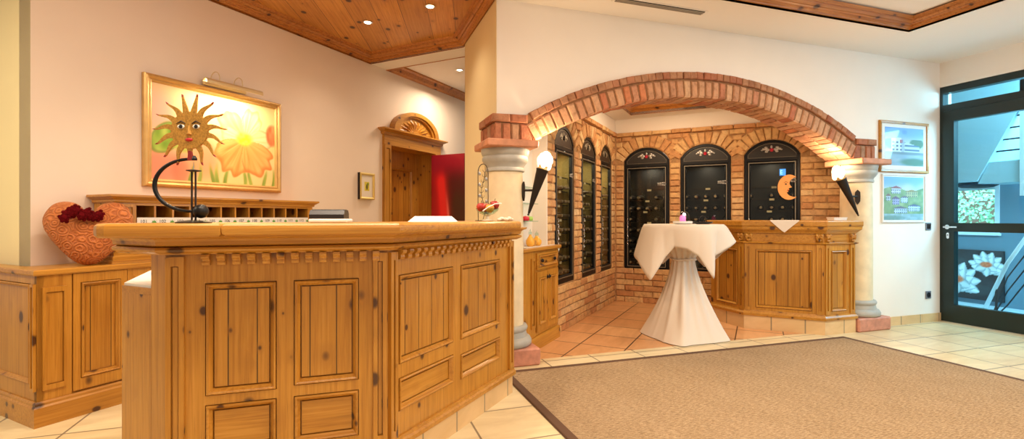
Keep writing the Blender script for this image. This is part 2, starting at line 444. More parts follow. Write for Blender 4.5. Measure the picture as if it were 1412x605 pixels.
MOULD = [(0,.0),(0,.016),(.0035,.016),(.0036,-.004),(.005,-.007),(.009,-.009),(.014,-.005),(.019,.003),(.024,.010),(.0255,.026),(.0295,.026),(.030,.012)]
def panelled(root, w0, w1, z0, z1, rects, loc, rot, frame='frame', panel='panel', core=.03, hor=False, planked=True):
    """stile-and-rail board facing local -y with moulded sunk panels"""
    xs = sorted({w0, w1}|{r[0] for r in rects}|{r[1] for r in rects}); zs = sorted({z0, z1}|{r[2] for r in rects}|{r[3] for r in rects})
    mb = MB()
    for i in range(len(xs)-1):
        for j in range(len(zs)-1):
            cx, cz = (xs[i]+xs[i+1])/2, (zs[j]+zs[j+1])/2
            if any(r[0] < cx < r[1] and r[2] < cz < r[3] for r in rects): continue
            mb.faces([(xs[i],0,zs[j]),(xs[i+1],0,zs[j]),(xs[i+1],0,zs[j+1]),(xs[i],0,zs[j+1])], [(0,1,2,3)])
    mb.faces([(w0,0,z0),(w1,0,z0),(w1,0,z1),(w0,0,z1),(w0,core,z0),(w1,core,z0),(w1,core,z1),(w0,core,z1)], [(0,4,5,1),(1,5,6,2),(2,6,7,3),(3,7,4,0),(4,7,6,5)])
    f = mb.build(frame, 'pine_x' if hor else 'pine_z', root, loc, rot)
    for r in rects:
        b = MB(); k = .0298; b.faces([(r[0]+k,.0122,r[2]+k),(r[1]-k,.0122,r[2]+k),(r[1]-k,.0122,r[3]-k),(r[0]+k,.0122,r[3]-k),(r[0]+k,.024,r[2]+k),(r[1]-k,.024,r[2]+k),(r[1]-k,.024,r[3]-k),(r[0]+k,.024,r[3]-k)], [(0,1,2,3),(4,7,6,5),(0,4,5,1),(1,5,6,2),(2,6,7,3),(3,7,4,0)])
        wide = (r[1]-r[0]) > 1.3*(r[3]-r[2])
        p = b.build(panel, 'pine_x' if wide else ('pine_planked' if planked else 'pine_z'), root, loc, rot)
        MB().ring(r[0], r[1], r[2], r[3], MOULD).build('moulding', 'pine_x' if wide else 'pine_z', p)
    return f
def inset_strip(root, x0, x1, z0, z1, loc, rot, name='pilaster', g=.018, mat='pine_z'):
    """pilaster board with one sunk groove panel"""
    mb = MB(); mb.box(x0, x1, -.011, .02, z0, z0+g*2); mb.box(x0, x1, -.011, .02, z1-g*2, z1)
    mb.box(x0, x0+g, -.011, .02, z0+g*2, z1-g*2); mb.box(x1-g, x1, -.011, .02, z0+g*2, z1-g*2)
    mb.box(x0+g+.004, x1-g-.004, -.0015, .02, z0+g*2+.004, z1-g*2-.004)
    return mb.build(name, mat, root, loc, rot)
def offset_poly(path, d):                # open plan polyline moved sideways, left positive, mitred
    n = len(path); P = [Vector(p) for p in path]; out = []
    for i in range(n):
        d1 = (P[i]-P[i-1]).normalized() if i > 0 else (P[1]-P[0]).normalized()
        d2 = (P[i+1]-P[i]).normalized() if i < n-1 else d1
        n1 = Vector((-d1.y,d1.x)); n2 = Vector((-d2.y,d2.x)); b = (n1+n2).normalized(); q = P[i]+b*(d/b.dot(n1)); out.append((q.x,q.y))
    return out
# wall frames: points along a wall at distance s, `out` metres in front of it
def LW(s, out=0): return ((s/S-5.5)/2+out*S, (s/S+5.5)/2-out*S)        # painting wall
def BL(s, out=0): return ((s/S-2.52)/2+out*S, (s/S+2.52)/2-out*S)      # left brick wall of the niche
def BW(s, out=0): return ((9.56+s/S)/2-out*S, (9.56-s/S)/2-out*S)      # back brick wall of the niche
ZC = 2.875
# ================================================================== THE ROOM
ya = 3.72                                   # face of the arch wall
XR = 6.285                                  # face of the glass-door wall
XP = 1.113                                  # left end of the arch wall
K = BW(-1.778)                              # inner corner of the brick niche
def flat(name, poly, z, mat, up=True):
    mb = MB(); mb.faces([(x,y,z) for x,y in poly], [tuple(range(len(poly)))])
    o = mb.build(name, mat)
    if (o.data.polygons[0].normal.z > 0) != up: o.data.flip_normals()
    return struct(o)
mb = MB(); mb.prism([(-6,-2.5),(XR+.1,-2.5),(XR+.1,ya+.02),(-6,ya+.02)], -.1, 0)
mb.prism([(-6,ya+.02),(XP+.2,ya+.02),(XP+.2,4.9),(2.6,6.0),(2.6,8.3),(-6,8.3)], -.1, 0)
struct(mb.build('floor', 'floor_tile'))
mb = MB(); mb.prism([(XP+.2,ya+.02),(5.8,ya+.02),(K[0]+.1,K[1]+.14),(XP+.2,4.2)], -.1, 0)
struct(mb.build('floor_niche', 'niche_tile'))

# painting wall, its convex corner and the cream return
cor = LW((-1.797+3.703)*S)
def wall_poly(name, pts, mat, z0=0., z1=ZC): return struct(MB().prism(pts, z0, z1).build(name, mat))
e = LW(7.3); n = (-S*.15, S*.15)
# the pine doorway leaves an opening between s=4.53 and s=5.42, 2.0 m high
def lwbox(mb, s0, s1, z0, z1, d0=0., d1=.15):
    a, b, c, d = LW(s0,-d0), LW(s1,-d0), LW(s1,-d1), LW(s0,-d1); mb.prism([a,b,c,d], z0, z1)
s0 = (cor[0]+cor[1])*S
mb = MB(); lwbox(mb, s0, 4.50, 0, ZC); lwbox(mb, 4.50, 5.44, 2.03, ZC); lwbox(mb, 5.44, 7.6, 0, ZC)
struct(mb.build('wall_left', 'paint_warm_lit'))
c2 = (cor[0]-2.2*S, cor[1]+2.2*S)
wall_poly('wall_left_return', [cor, (cor[0]-.001,cor[1]+.15/S), (c2[0]+.1,c2[1]+.1), c2], 'paint_cream')

# arch wall: plaster over the brick arch
AX, AZ, R0, R1, R2 = 3.16, -1.113, 3.358, 3.513, 3.578
def arc_z(x, r): return AZ+math.sqrt(max(0, r*r-(x-AX)**2))
mb = MB(); xs = [XP, 1.36]+[1.40+i*(4.92-1.40)/48 for i in range(49)]+[4.96, 5.235]
def lowz(x): return max(1.93, arc_z(x, R1+.02)) if 1.37 < x < 4.95 else 1.93
yb = 3.93
for i in range(len(xs)-1):
    a, b = xs[i], xs[i+1]; za, zb = lowz(a), lowz(b)
    mb.faces([(a,ya,za),(b,ya,zb),(b,ya,ZC),(a,ya,ZC),(a,yb,za),(b,yb,zb),(b,yb,ZC),(a,yb,ZC)], [(0,1,2,3),(4,7,6,5),(0,4,5,1),(3,2,6,7)])
mb.box(5.235, XR, ya, yb, 0, ZC)
struct(mb.build('wall_arch', 'paint_white'))
# end face of the arch wall and the cream pier behind the column
mb = MB(); mb.box(XP-.004, XP+.22, ya+.002, 4.06, 1.90, ZC); mb.box(XP-.004, XP+.22, 4.06, 4.81, 0, ZC)
struct(mb.build('wall_pier', 'paint_cream'))
# glass-door wall
mb = MB(); mb.box(XR, XR+.25, 2.0, ya+.25, 2.605, ZC); mb.box(XR, XR+.25, -2.5, 2.0, 0, ZC); mb.box(XR, XR+.25, 3.752, 3.97, 0, 2.605)
struct(mb.build('wall_right', 'paint_white'))
# skirting tiles
mb = MB()
for k in range(3):
    a = 5.32+k*.33; mb.box(a+.002, min(a+.328, XR), ya-.012, ya, 0, .092)
struct(mb.build('baseboard_right', 'plinth_tile'))

# ------------------------------------------------------------------ ceiling with two pine coffers
wl = LW((.244+5.744)*S); 
coffL = [(XP,-.6), (XP,4.873), wl, cor, (-1.80,-.6)]
beam = [LW(5.988+.0), ]
mb = MB()
def slab(poly): mb.prism(poly, ZC, ZC+.16)
slab([(XP,-2.5),(1.75,-2.5),(1.75,ya+.25),(XP,ya+.25)])
slab([(1.75,3.17),(4.93,3.17),(4.93,ya+.25),(1.75,ya+.25)])
slab([(4.93,-2.5),(XR+.25,-2.5),(XR+.25,ya+.25),(4.93,ya+.25)])
slab([(1.75,-2.5),(4.93,-2.5),(4.93,-1.0),(1.75,-1.0)])
slab([(-6,-2.5),(XP,-2.5),(XP,-.6),(-6,-.6)]); slab([(-6,-.6),(-1.80,-.6),cor,(-6,cor[1])])
# beam between the coffers (runs square to the painting wall)
w2 = LW(5.988*S+.255)
p1 = (XP, coffL[1][1]); bx = (p1[0]+.255*S, p1[1]+.255*S)
slab([wl, p1, (bx[0]+.6,bx[1]-.6), (w2[0],w2[1])])
struct(mb.build('ceiling', 'ceiling_white'))
struct(MB().prism([(XP+.1,-.7),(XP+.1,5.0),(.244,5.85),LW(s0-.2,-.1),(-1.95,-.7)], ZC+.085, ZC+.16).build('ceiling_planks', 'pine_ceiling'))
struct(MB().prism([(1.7,-1.1),(5.0,-1.1),(5.0,3.25),(1.7,3.25)], ZC+.10, ZC+.16).build('ceiling_coffer', 'ceiling_white'))
struct(MB().prism([(w2[0]-.3,w2[1]-.2),(bx[0]+.9,bx[1]-1.1),(3.6,8.3),(1.6,8.3)], ZC+.09, ZC+.16).build('ceiling_corridor', 'ceiling_white'))
CROWN = [(0,-.006),(0,.012),(.012,.014),(.016,.024),(.030,.026),(.034,.040),(.056,.045),(.056,.058),(.061,.058),(.062,.047),(.076,.062),(.080,.072),(.094,.073),(.098,.064),(.108,.062),(.114,.080),(.118,.084),(.118,.0875),(0,.10)]
def crown(name, path, prof, closed=False, mat='pine_crown'):
    return struct(MB().sweep(path, [(o, ZC+z) for o, z in prof], closed).build(name, mat))
crown('trim_1', coffL, CROWN, True)
crown('trim_2', [(4.93,-1.0),(4.93,3.17),(1.75,3.17),(1.75,-1.0)], CROWN, True)
# trim of the corridor field: along the beam, then along the painting wall
T = [(0,-.006),(0,.05),(.05,.06),(.07,.03),(.055,.0)]
crown('trim_3', [LW(7.4,0), (w2[0],w2[1]), (bx[0]+.5,bx[1]-.5)], [(0,-.006),(0,.09),(.085,.09),(.085,.07),(.06,.055),(.05,.01)])

# ------------------------------------------------------------------ brickwork
def brick(mb, a, b, c, d, y0, depth, ch=.011):
    """one brick: quad a,b,c,d in (x,z) counter-clockwise, face at y0 with rounded arrises, body to y0+depth"""
    q = [a, b, c, d]; cx = sum(p[0] for p in q)/4; cz = sum(p[1] for p in q)/4
    j = lambda: random.uniform(-.0025, .0025)
    q = [(p[0]+j(), p[1]+j()) for p in q]; y = y0+random.uniform(-.004, .004)
    def ins(p, t):
        dx, dz = p[0]-cx, p[1]-cz; l = math.hypot(dx, dz); k = max(.5, 1-t*1.4/l); return (cx+dx*k, cz+dz*k)
    f = [ins(p, ch) for p in q]
    mb.faces([(p[0],y,p[1]) for p in f]+[(p[0],y+ch,p[1]) for p in q]+[(p[0],y0+depth,p[1]) for p in q],
             [(0,1,2,3)]+[(i,4+i,4+(i+1)%4,(i+1)%4) for i in range(4)]+[(4+i,8+i,8+(i+1)%4,4+(i+1)%4) for i in range(4)])
SPR, TOP = 1.925, 2.10
def op_geo(o):
    l, r = o[0], o[1]; w = (r-l)/2; rise = TOP-SPR; rr = (w*w+rise*rise)/(2*rise); return (l+r)/2, TOP-rr, rr, w
def half_at(o, z, extra):
    """half width of an opening (plus extra ring) at height z"""
    cx, cz, rr, w = op_geo(o)
    if z < o[2]: return 0
    if z <= SPR-.02: return w
    r = rr+extra; d = r*r-(z-cz)**2
    if d <= 0: return 0
    h = math.sqrt(d)
    lim = w+extra*.55 if extra else w
    return min(h, lim)
def brick_wall(name, s0, s1, ops, ztop, loc, rot, skew=0):
    mb = MB(); row = 0; z = 0.; hgt = .0785; g = .011
    while z < ztop-.03:
        z1 = min(z+hgt-g, ztop-.002); zm = (z+z1)/2
        cuts = []
        for o in ops:
            h = half_at(o, zm, .165 if zm > SPR-.02 else 0)
            if zm > SPR-.02: h = max(h, 0)
            if h > 0 and zm < TOP+.17: cuts.append(((o[0]+o[1])/2-h, (o[0]+o[1])/2+h))
        free = []; cur = s0
        for a, b in sorted(cuts):
            if a > cur: free.append((cur, a))
            cur = max(cur, b)
        if cur < s1: free.append((cur, s1))
        for a, b in free:
            ln = b-a
            if ln < .03: continue
            if ln < .36:
                parts = [ln] if ln < .20 else ([ln*.62, ln*.38] if row % 2 else [ln*.36, ln*.64])
            else:
                nn = max(2, round(ln/.245)); u = ln/nn
                parts = [u]*nn if row % 2 else [u*.5]+[u]*(nn-1)+[u*.5]
            x = a
            for p in parts:
                brick(mb, (x+g/2,z), (x+p-g/2,z), (x+p-g/2,z1), (x+g/2,z1), random.uniform(-.006,.003), .045); x += p
        row += 1; z += hgt
    for o in ops:                                    # rowlock arch over each opening
        cx, cz, rr, w = op_geo(o); th = math.asin(min(.999, w/rr))+.05; nv = max(7, round(2*th*(rr+.08)/.082)); dt = 2*th/nv
        for k in range(nv):
            t0, t1 = -th+k*dt+.012, -th+(k+1)*dt-.012
            ro = rr+.165
            pt = lambda t, r: (cx+r*math.sin(t), min(cz+r*math.cos(t), ztop-.015))
            brick(mb, pt(t0,rr+.006), pt(t1,rr+.006), pt(t1,ro), pt(t0,ro), random.uniform(-.008,.0), .05)
    x = s0                                           # projecting top course
    while x < s1-.02:
        x1 = min(x+.25, s1); brick(mb, (x+.004,ztop), (x1-.004,ztop), (x1-.004,ztop+.052), (x+.004,ztop+.052), -.035, .10); x = x1
    o = mb.build(name, 'brick_wall', None, loc, rot)
    bk = MB()                                        # mortar bed with the openings left out
    xs = sorted(ops); cur = s0
    D = .30
    for q in xs:
        bk.box(cur, q[0], .014, D, 0, ztop+.04); bk.box(q[0], q[1], .014, D, 0, q[2])
        cx, cz, rr, w = op_geo(q); nn = 14
        for k in range(nn):
            a = q[0]+(q[1]-q[0])*k/nn; b = q[0]+(q[1]-q[0])*(k+1)/nn
            za = cz+math.sqrt(max(0,rr*rr-(a-cx)**2)); zb = cz+math.sqrt(max(0,rr*rr-(b-cx)**2))
            bk.faces([(a,.012,za),(b,.012,zb),(b,.012,ztop+.04),(a,.012,ztop+.04),(a,D,za),(b,D,zb),(b,D,ztop+.04),(a,D,ztop+.04)],
                     [(0,1,2,3),(4,7,6,5),(0,4,5,1),(3,2,6,7)])
        cur = q[1]
    bk.box(cur, s1, .012, D, 0, ztop+.04)
    b = bk.build('mortar_bed', 'mortar', o)
    return struct(o)
# openings (left, right, sill); local x runs along the wall from the frame's origin
OPL = [(4.53,5.10,.475), (5.335,5.905,.465), (6.085,6.625,.455)]
OPB = [(-1.660,-1.055,.43), (-.918,-.310,.43), (-.161,.445,.43)]
oL = BL(0); oB = BW(0)
ZT = 2.262
brick_wall('wall_niche_left', 4.313, 6.778, OPL, ZT, (oL[0],oL[1],0), 45)
brick_wall('wall_niche_back', -1.778, 1.25, OPB, ZT, (oB[0],oB[1],0), -45)
# white plaster above the brickwork, soffit and the niche's own pine coffer
def blq(s, o, l): return (BL(s,o) if l else BW(s,o))
mb = MB()
mb.prism([BL(4.0), BL(6.778), BL(6.9,-.12), BL(4.0,-.12)], ZT+.042, 2.56); mb.prism([BW(-1.778), BW(1.4), BW(1.4,-.12), BW(-1.9,-.12)], ZT+.042, 2.56)
struct(mb.build('wall_niche_plaster', 'paint_white'))
cw = .28
i0, i1, i2 = BL(5.0,cw), None, BW(.62,cw)
kc = (K[0], K[1]-cw/S)
tri = [kc, BL(4.75,cw), BW(.05,cw)]         # coffer opening: triangle with its right angle to the corner
mb = MB()
mb.prism([BL(3.95), (K[0],K[1]), kc, BL(4.62,cw), (1.85,3.93), (XP+.23,3.93)], 2.50, 2.54)
mb.prism([(K[0],K[1]), BW(1.35), (5.6,3.93), (5.05,3.93), BW(.42,cw), kc], 2.50, 2.54)
mb.prism([BL(4.62,cw), BW(.42,cw), (5.05,3.93), (1.85,3.93)], 2.50, 2.54)
struct(mb.build('ceiling_niche', 'ceiling_white'))
coffN = [BL(4.62,cw), BW(.42,cw), kc]
struct(MB().sweep([BL(4.62,cw), BW(.42,cw), kc], [(0,2.494),(0,2.53),(.03,2.55),(.07,2.56),(.10,2.59),(.10,2.60),(0,2.60)], True).build('trim_4', 'pine_crown'))
struct(MB().prism([BL(4.3,cw-.1), BW(.7,cw-.1), (K[0],K[1]-.1)], 2.60, 2.64).build('ceiling_niche_planks', 'pine_ceiling'))
# white alcove left of the brickwork
q = BL(4.313); mb = None; q2 = BL(4.313,-.15); q3 = BL(3.3,-.15)
mb = MB(); mb.prism([BL(4.298,.0), BL(4.3125,.0), BL(4.3125,-.26), BL(4.298,-.26)], 0, 2.56)
mb.prism([q2, BL(4.313,-.26), BL(3.78,-.26), BL(3.78,-.15)], 0, 2.56)
struct(mb.build('wall_alcove', 'paint_white'))

# the brick arch: header ring, projecting rim course, springing courses
mb = MB(); bk = MB()
thm = math.asin(1.738/R0); nv = 48; dt = 2*thm/nv; yf = ya-.03
def avox(t0, t1, r0, r1, y0, y1, ch=.013):
    p = lambda t, r: (AX+r*math.sin(t), AZ+r*math.cos(t))
    brick(mb, p(t0,r0), p(t1,r0), p(t1,r1), p(t0,r1), y0, y1-y0, ch)
for k in range(nv):
    t0, t1 = -thm+k*dt+.0017, -thm+(k+1)*dt-.0017
    avox(t0, t1, R0+random.uniform(-.004,.004), R1-.006, yf, yf+.135); avox(t0+.0004, t1, R0+random.uniform(-.006,.004), R1-.006, yf+.142, yf+.29)
rim = MB(); nr = 17; tr = math.asin(1.79/R2); dr = 2*tr/nr
for k in range(nr):
    for h in range(3):
        t0 = -tr+k*dr+h*dr/3; e0 = .0012 if h == 0 else 0; e1 = .0012 if h == 2 else 0
        _m = mb; mb = rim; avox(t0+e0, t0+dr/3-e1, R1+.004, R2, yf-.018, yf+.06, .006); mb = _m
struct(MB().prism([(K[0]-.05,K[1]+.02),(K[0],K[1]-.016),(K[0]+.05,K[1]+.02),(K[0],K[1]+.2)],0,ZT+.04).build('wall_niche_corner','mortar'))
arch = mb.build('brick_arch', 'brick_arch')
tag(arch, 'wide low arch of old bricks spanning between the two stone columns', 'arch')
n2 = 60
for k in range(n2):                                  # mortar behind the bricks
    t0, t1 = -thm+2*thm*k/n2, -thm+2*thm*(k+1)/n2
    p = lambda t, r: (AX+r*math.sin(t), AZ+r*math.cos(t)); a, b, c, d = p(t0,R0+.008), p(t1,R0+.008), p(t1,R2-.006), p(t0,R2-.006)
    y0, y1 = yf+.008, yf+.284
    bk.faces([(v[0],y0,v[1]) for v in (a,b,c,d)]+[(v[0],y1,v[1]) for v in (a,b,c,d)], [(0,1,2,3),(4,7,6,5),(0,4,5,1),(3,2,6,7)])
bk.build('mortar_bed', 'mortar_arch', arch); rim.build('rim_course', 'brick_rim', arch)
ZS = 1.754
for side, lab in ((0, 'left'), (1, 'right')):
    mb = MB()
    def mx(x): return x if side == 0 else 2*AX-x
    xs = [1.083,1.150,1.225,1.296,1.362]
    for k in range(4):
        a, b = xs[k]+.006, xs[k+1]-.006; top = 1.898
        tl = .045 if k == 3 else 0
        pts = [(mx(a),ZS+.002),(mx(b+(.055 if k == 3 else 0)),ZS+.002),(mx(b-(.0 if k == 3 else 0)),top),(mx(a),top)]
        if side: pts = [pts[1],pts[0],pts[3],pts[2]]
        brick(mb, *pts, yf, .28)
    for a, b in ((1.068,1.212),(1.216,1.362)):
        pts = [(mx(a),1.904),(mx(b),1.904),(mx(b),1.966),(mx(a),1.966)]
        if side: pts = [pts[1],pts[0],pts[3],pts[2]]
        brick(mb, *pts, yf-.016, .09)
    # bricks returning along the end of the wall
    mbr = MB(); ln = .40 if side == 0 else .05
    if side == 0:
        for k in range(4):
            brick(mbr, (k*.098+.004,ZS+.002), (k*.098+.094,ZS+.002), (k*.098+.094,1.898), (k*.098+.004,1.898), 0, .06)
        for k in range(2):
            brick(mbr, (k*.2-.01,1.904), (k*.2+.186,1.904), (k*.2+.186,1.966), (k*.2-.01,1.966), -.016, .08)
    o = mb.build('springing_block', 'brick_cap', arch); o['label'] = 'red bricks over the %s column' % lab
    cx0, cx1 = sorted((mx(1.09), mx(1.40)))
    MB().box(cx0, cx1, yf+.01, yf+.275, ZS+.001, 1.9).build('mortar_bed', 'mortar_arch', o)
    if side == 0: mbr.build('return_bricks', 'brick_cap', o, (1.083,yf+.41,0), -90)
    else: mbr.bm.free()

# stone columns
for cx, lab in ((1.205, 'pale stone column on a pink block behind the end of the reception counter'), (5.09, 'pale stone column behind the right end of the pine bar')):
    cy = 3.79
    t = thing('stone_column', lab, 'column', (cx,cy,0), 0, 'columns under the arch')
    MB().box(-.228,.228,-.205,.24,0,.135,.012).build('base_block', 'plinth_stone', t)
    MB().lathe([(.195,.135),(.212,.15),(.214,.175),(.20,.20),(.178,.21),(.172,.235),(.168,.25),(.178,.262),(.182,.28),(.172,.296),(.150,.30)], n=40).build('base_moulding', 'column_grey', t, smooth=True, angle=50)
    MB().lathe([(.147,.296),(.1475,.7),(.1455,1.2),(.141,1.52)], n=40).build('shaft', 'column_stone', t, smooth=True, angle=50)
    MB().lathe([(.141,1.515),(.156,1.52),(.158,1.535),(.15,1.548),(.152,1.56),(.172,1.585),(.184,1.605),(.186,1.625),(.178,1.64),(.186,1.65),(.194,1.672),(.194,1.696)], n=40).build('capital', 'column_grey', t, smooth=True, angle=40)
    MB().box(-.208,.205,-.228,.195,1.696,1.753,.008).build('abacus', 'terracotta', t)

# carpet
t = thing('carpet', 'large tan woven carpet with a dark brown border in front of the arch', 'carpet', (2.8,1.6,0))
x0, x1, y0, y1 = 1.08-2.8, 4.53-2.8, -1.2-1.6, 3.50-1.6
MB().box(x0+.05,x1-.05,y0+.05,y1-.05,.001,.010).build('woven_field', 'sisal', t)
mb = MB(); r_ = .05
mb.sweep([(x0,y0),(x1,y0),(x1,y1),(x0,y1)], [(0,.001),(.052,.001),(.052,.0105),(.004,.0105),(0,.006)], True)
mb.build('border', 'carpet_border', t)
# ================================================================== RECEPTION COUNTER
A, B, Cc = (-.667,2.227), (.167,2.227), (1.030,3.090)
t = thing('reception_counter', 'long angled pine reception counter with panelled front and dentil frieze', 'counter', (B[0],B[1],0))
def rel(p): return (p[0]-B[0], p[1]-B[1])
Al = (-.735,2.295)
front = [rel(Al), rel(A), rel(B), rel(Cc)]
inner = offset_poly(front, .080)
core = offset_poly(front, .028)
MB().prism(core+inner[::-1], .0, 1.088).build('carcass', 'pine_x', t)
# front panels
panelled(t, A[0]-B[0], 0, .160, 1.011, [(-.533-.167,-.276-.167,.448,.893),(-.212-.167,.046-.167,.455,.893),(-.533-.167,-.276-.167,.215,.412),(-.212-.167,.046-.167,.215,.412)], (0,0,0), 0, 'front_frame')
panelled(t, 0, 1.220, .160, 1.011, [(.073,.518,.488,.893),(.590,1.046,.486,.893),(.073,.518,.275,.425),(.590,1.046,.268,.405)], (0,0,0), 45, 'side_frame')
# pilasters
inset_strip(t, A[0]-B[0]+.004, A[0]-B[0]+.066, .17, 1.0, (0,-.006,0), 0)
inset_strip(t, -.062, -.004, .17, 1.0, (0,-.006,0), 0)
inset_strip(t, .004, .050, .17, 1.0, (.0042,-.0042,0), 45)
inset_strip(t, 1.16, 1.216, .17, 1.0, (.0042,-.0042,0), 45)
MB().box(0, .096, 0, .03, .0, 1.011).build('end_panel', 'pine_z', t, (Al[0]-B[0],Al[1]-B[1],0), -45)
# cornice: crown moulding and the deep frieze under the top
Ae = (-.868,2.428)
pth = [rel(Ae), rel(A), rel(B), rel(Cc), (Cc[0]-B[0]-.14, Cc[1]-B[1]+.14)]
MB().sweep(pth, [(.02,1.010),(-.026,1.010),(-.029,1.014),(-.034,1.016),(-.046,1.021),(-.049,1.029),(-.046,1.037),(-.034,1.040),(-.030,1.043),(.02,1.043)]).build('cornice', 'pine_x', t)
MB().sweep(pth, [(.02,1.043),(-.040,1.043),(-.044,1.047),(-.046,1.060),(-.054,1.070),(-.070,1.076),(-.074,1.080),(-.074,1.088),(.02,1.088)]).build('frieze', 'pine_x', t)
# dentils
DEN = [(0,.0),(-.034,.0),(-.036,-.008),(-.034,-.016),(-.026,-.020),(-.022,-.026),(-.024,-.034),(-.020,-.043),(0,-.043)]
def dentil(x, w, loc, rot):
    return MB().prism_x([(y, 1.009+z) for y, z in DEN], x-w/2, x+w/2).build('dentil', 'pine_y', t, loc, rot)
for k in range(13): dentil(-.760+.067+k*.0535, .028, (0,0,0), 0)
for k in range(21): dentil(.075+k*.0525, .028, (0,0,0), 45)
# base moulding and tiled plinth
pb = [rel(Al), rel(A), rel(B), rel(Cc), (Cc[0]-B[0]-.14, Cc[1]-B[1]+.14)]
MB().sweep(pb, [(.02,.118),(-.018,.118),(-.020,.140),(-.012,.150),(-.010,.165),(.02,.165)]).build('base_moulding', 'pine_x', t)
MB().box(-.834,0,-.004,.02,0,.118).build('plinth_tiles', 'plinth_tile', t)
MB().box(0,1.220,-.004,.02,0,.118).build('plinth_tiles', 'plinth_tile', t, (0,0,0), 45)
MB().box(0,.16,0,.02,0,.118).build('plinth_tiles', 'plinth_tile', t, (Cc[0]-B[0],Cc[1]-B[1],0), 135)
# counter top in two boards with a rounded edge
def top_board(poly, name='counter_top', zt=1.130, zb=1.087, mat='pine_x'):
    p = [rel(q) for q in poly]; r = .012
    # small edge rounding: three stacked outlines
    cx = sum(q[0] for q in p)/len(p); cy = sum(q[1] for q in p)/len(p)
    ins = offset_poly(p+[p[0]], r)
    def closed_off(d):
        n = len(p); out = []
        for i in range(n):
            a, b, c = Vector(p[i-1]), Vector(p[i]), Vector(p[(i+1)%n]); d1 = (b-a).normalized(); d2 = (c-b).normalized()
            n1 = Vector((-d1.y,d1.x)); n2 = Vector((-d2.y,d2.x)); m = (n1+n2).normalized(); q = b+m*(d/max(.4,m.dot(n1))); out.append((q.x,q.y))
        return out
    n = len(p); lay = [(closed_off(.010),zb),(closed_off(.002),zb+.007),(closed_off(0),zb+.016),(closed_off(0),zt-.016),(closed_off(.002),zt-.007),(closed_off(.010),zt)]
    vs = [(x,y,z) for pl_, z in lay for x, y in pl_]; fs = [tuple(range(n-1,-1,-1)), tuple(range(5*n,6*n))]
    for k in range(5):
        for i in range(n): fs.append((k*n+i, k*n+(i+1)%n, (k+1)*n+(i+1)%n, (k+1)*n+i))
    mb = MB(); mb.faces(vs, fs); return mb.build(name, mat, t)
top_board([(-.770,1.985),(-.428,1.985),(-.428,2.55),(-.60,2.55),(-.90,2.32),(-.826,2.055),(-.812,2.02),(-.795,1.997)], zt=1.131, zb=1.083)
top_board([(-.426,1.99),(.195,1.99),(.985,2.78),(1.00,2.83),(1.085,3.10),(.82,3.40),(.0,2.60),(-.05,2.55),(-.426,2.55)])
# low desk behind the counter with a white top
d0 = [(-.735,2.297),(-.886,2.446),(-.98,3.07),(-.30,3.07),(-.30,2.45),(-.62,2.43)]
MB().prism([rel(q) for q in d0], .845, .872).build('desk_top', 'pine_y', t)
MB().prism([rel(q) for q in [(-.742,2.315),(-.880,2.453),(-.97,3.06),(-.31,3.06),(-.31,2.46),(-.62,2.44)]], .872, .882).build('writing_surface', 'white_paper', t)
MB().box(.0,.212,0,.03,0,.845).build('desk_side', 'pine_z', t, (-.886-B[0],2.446-B[1],0), -45)

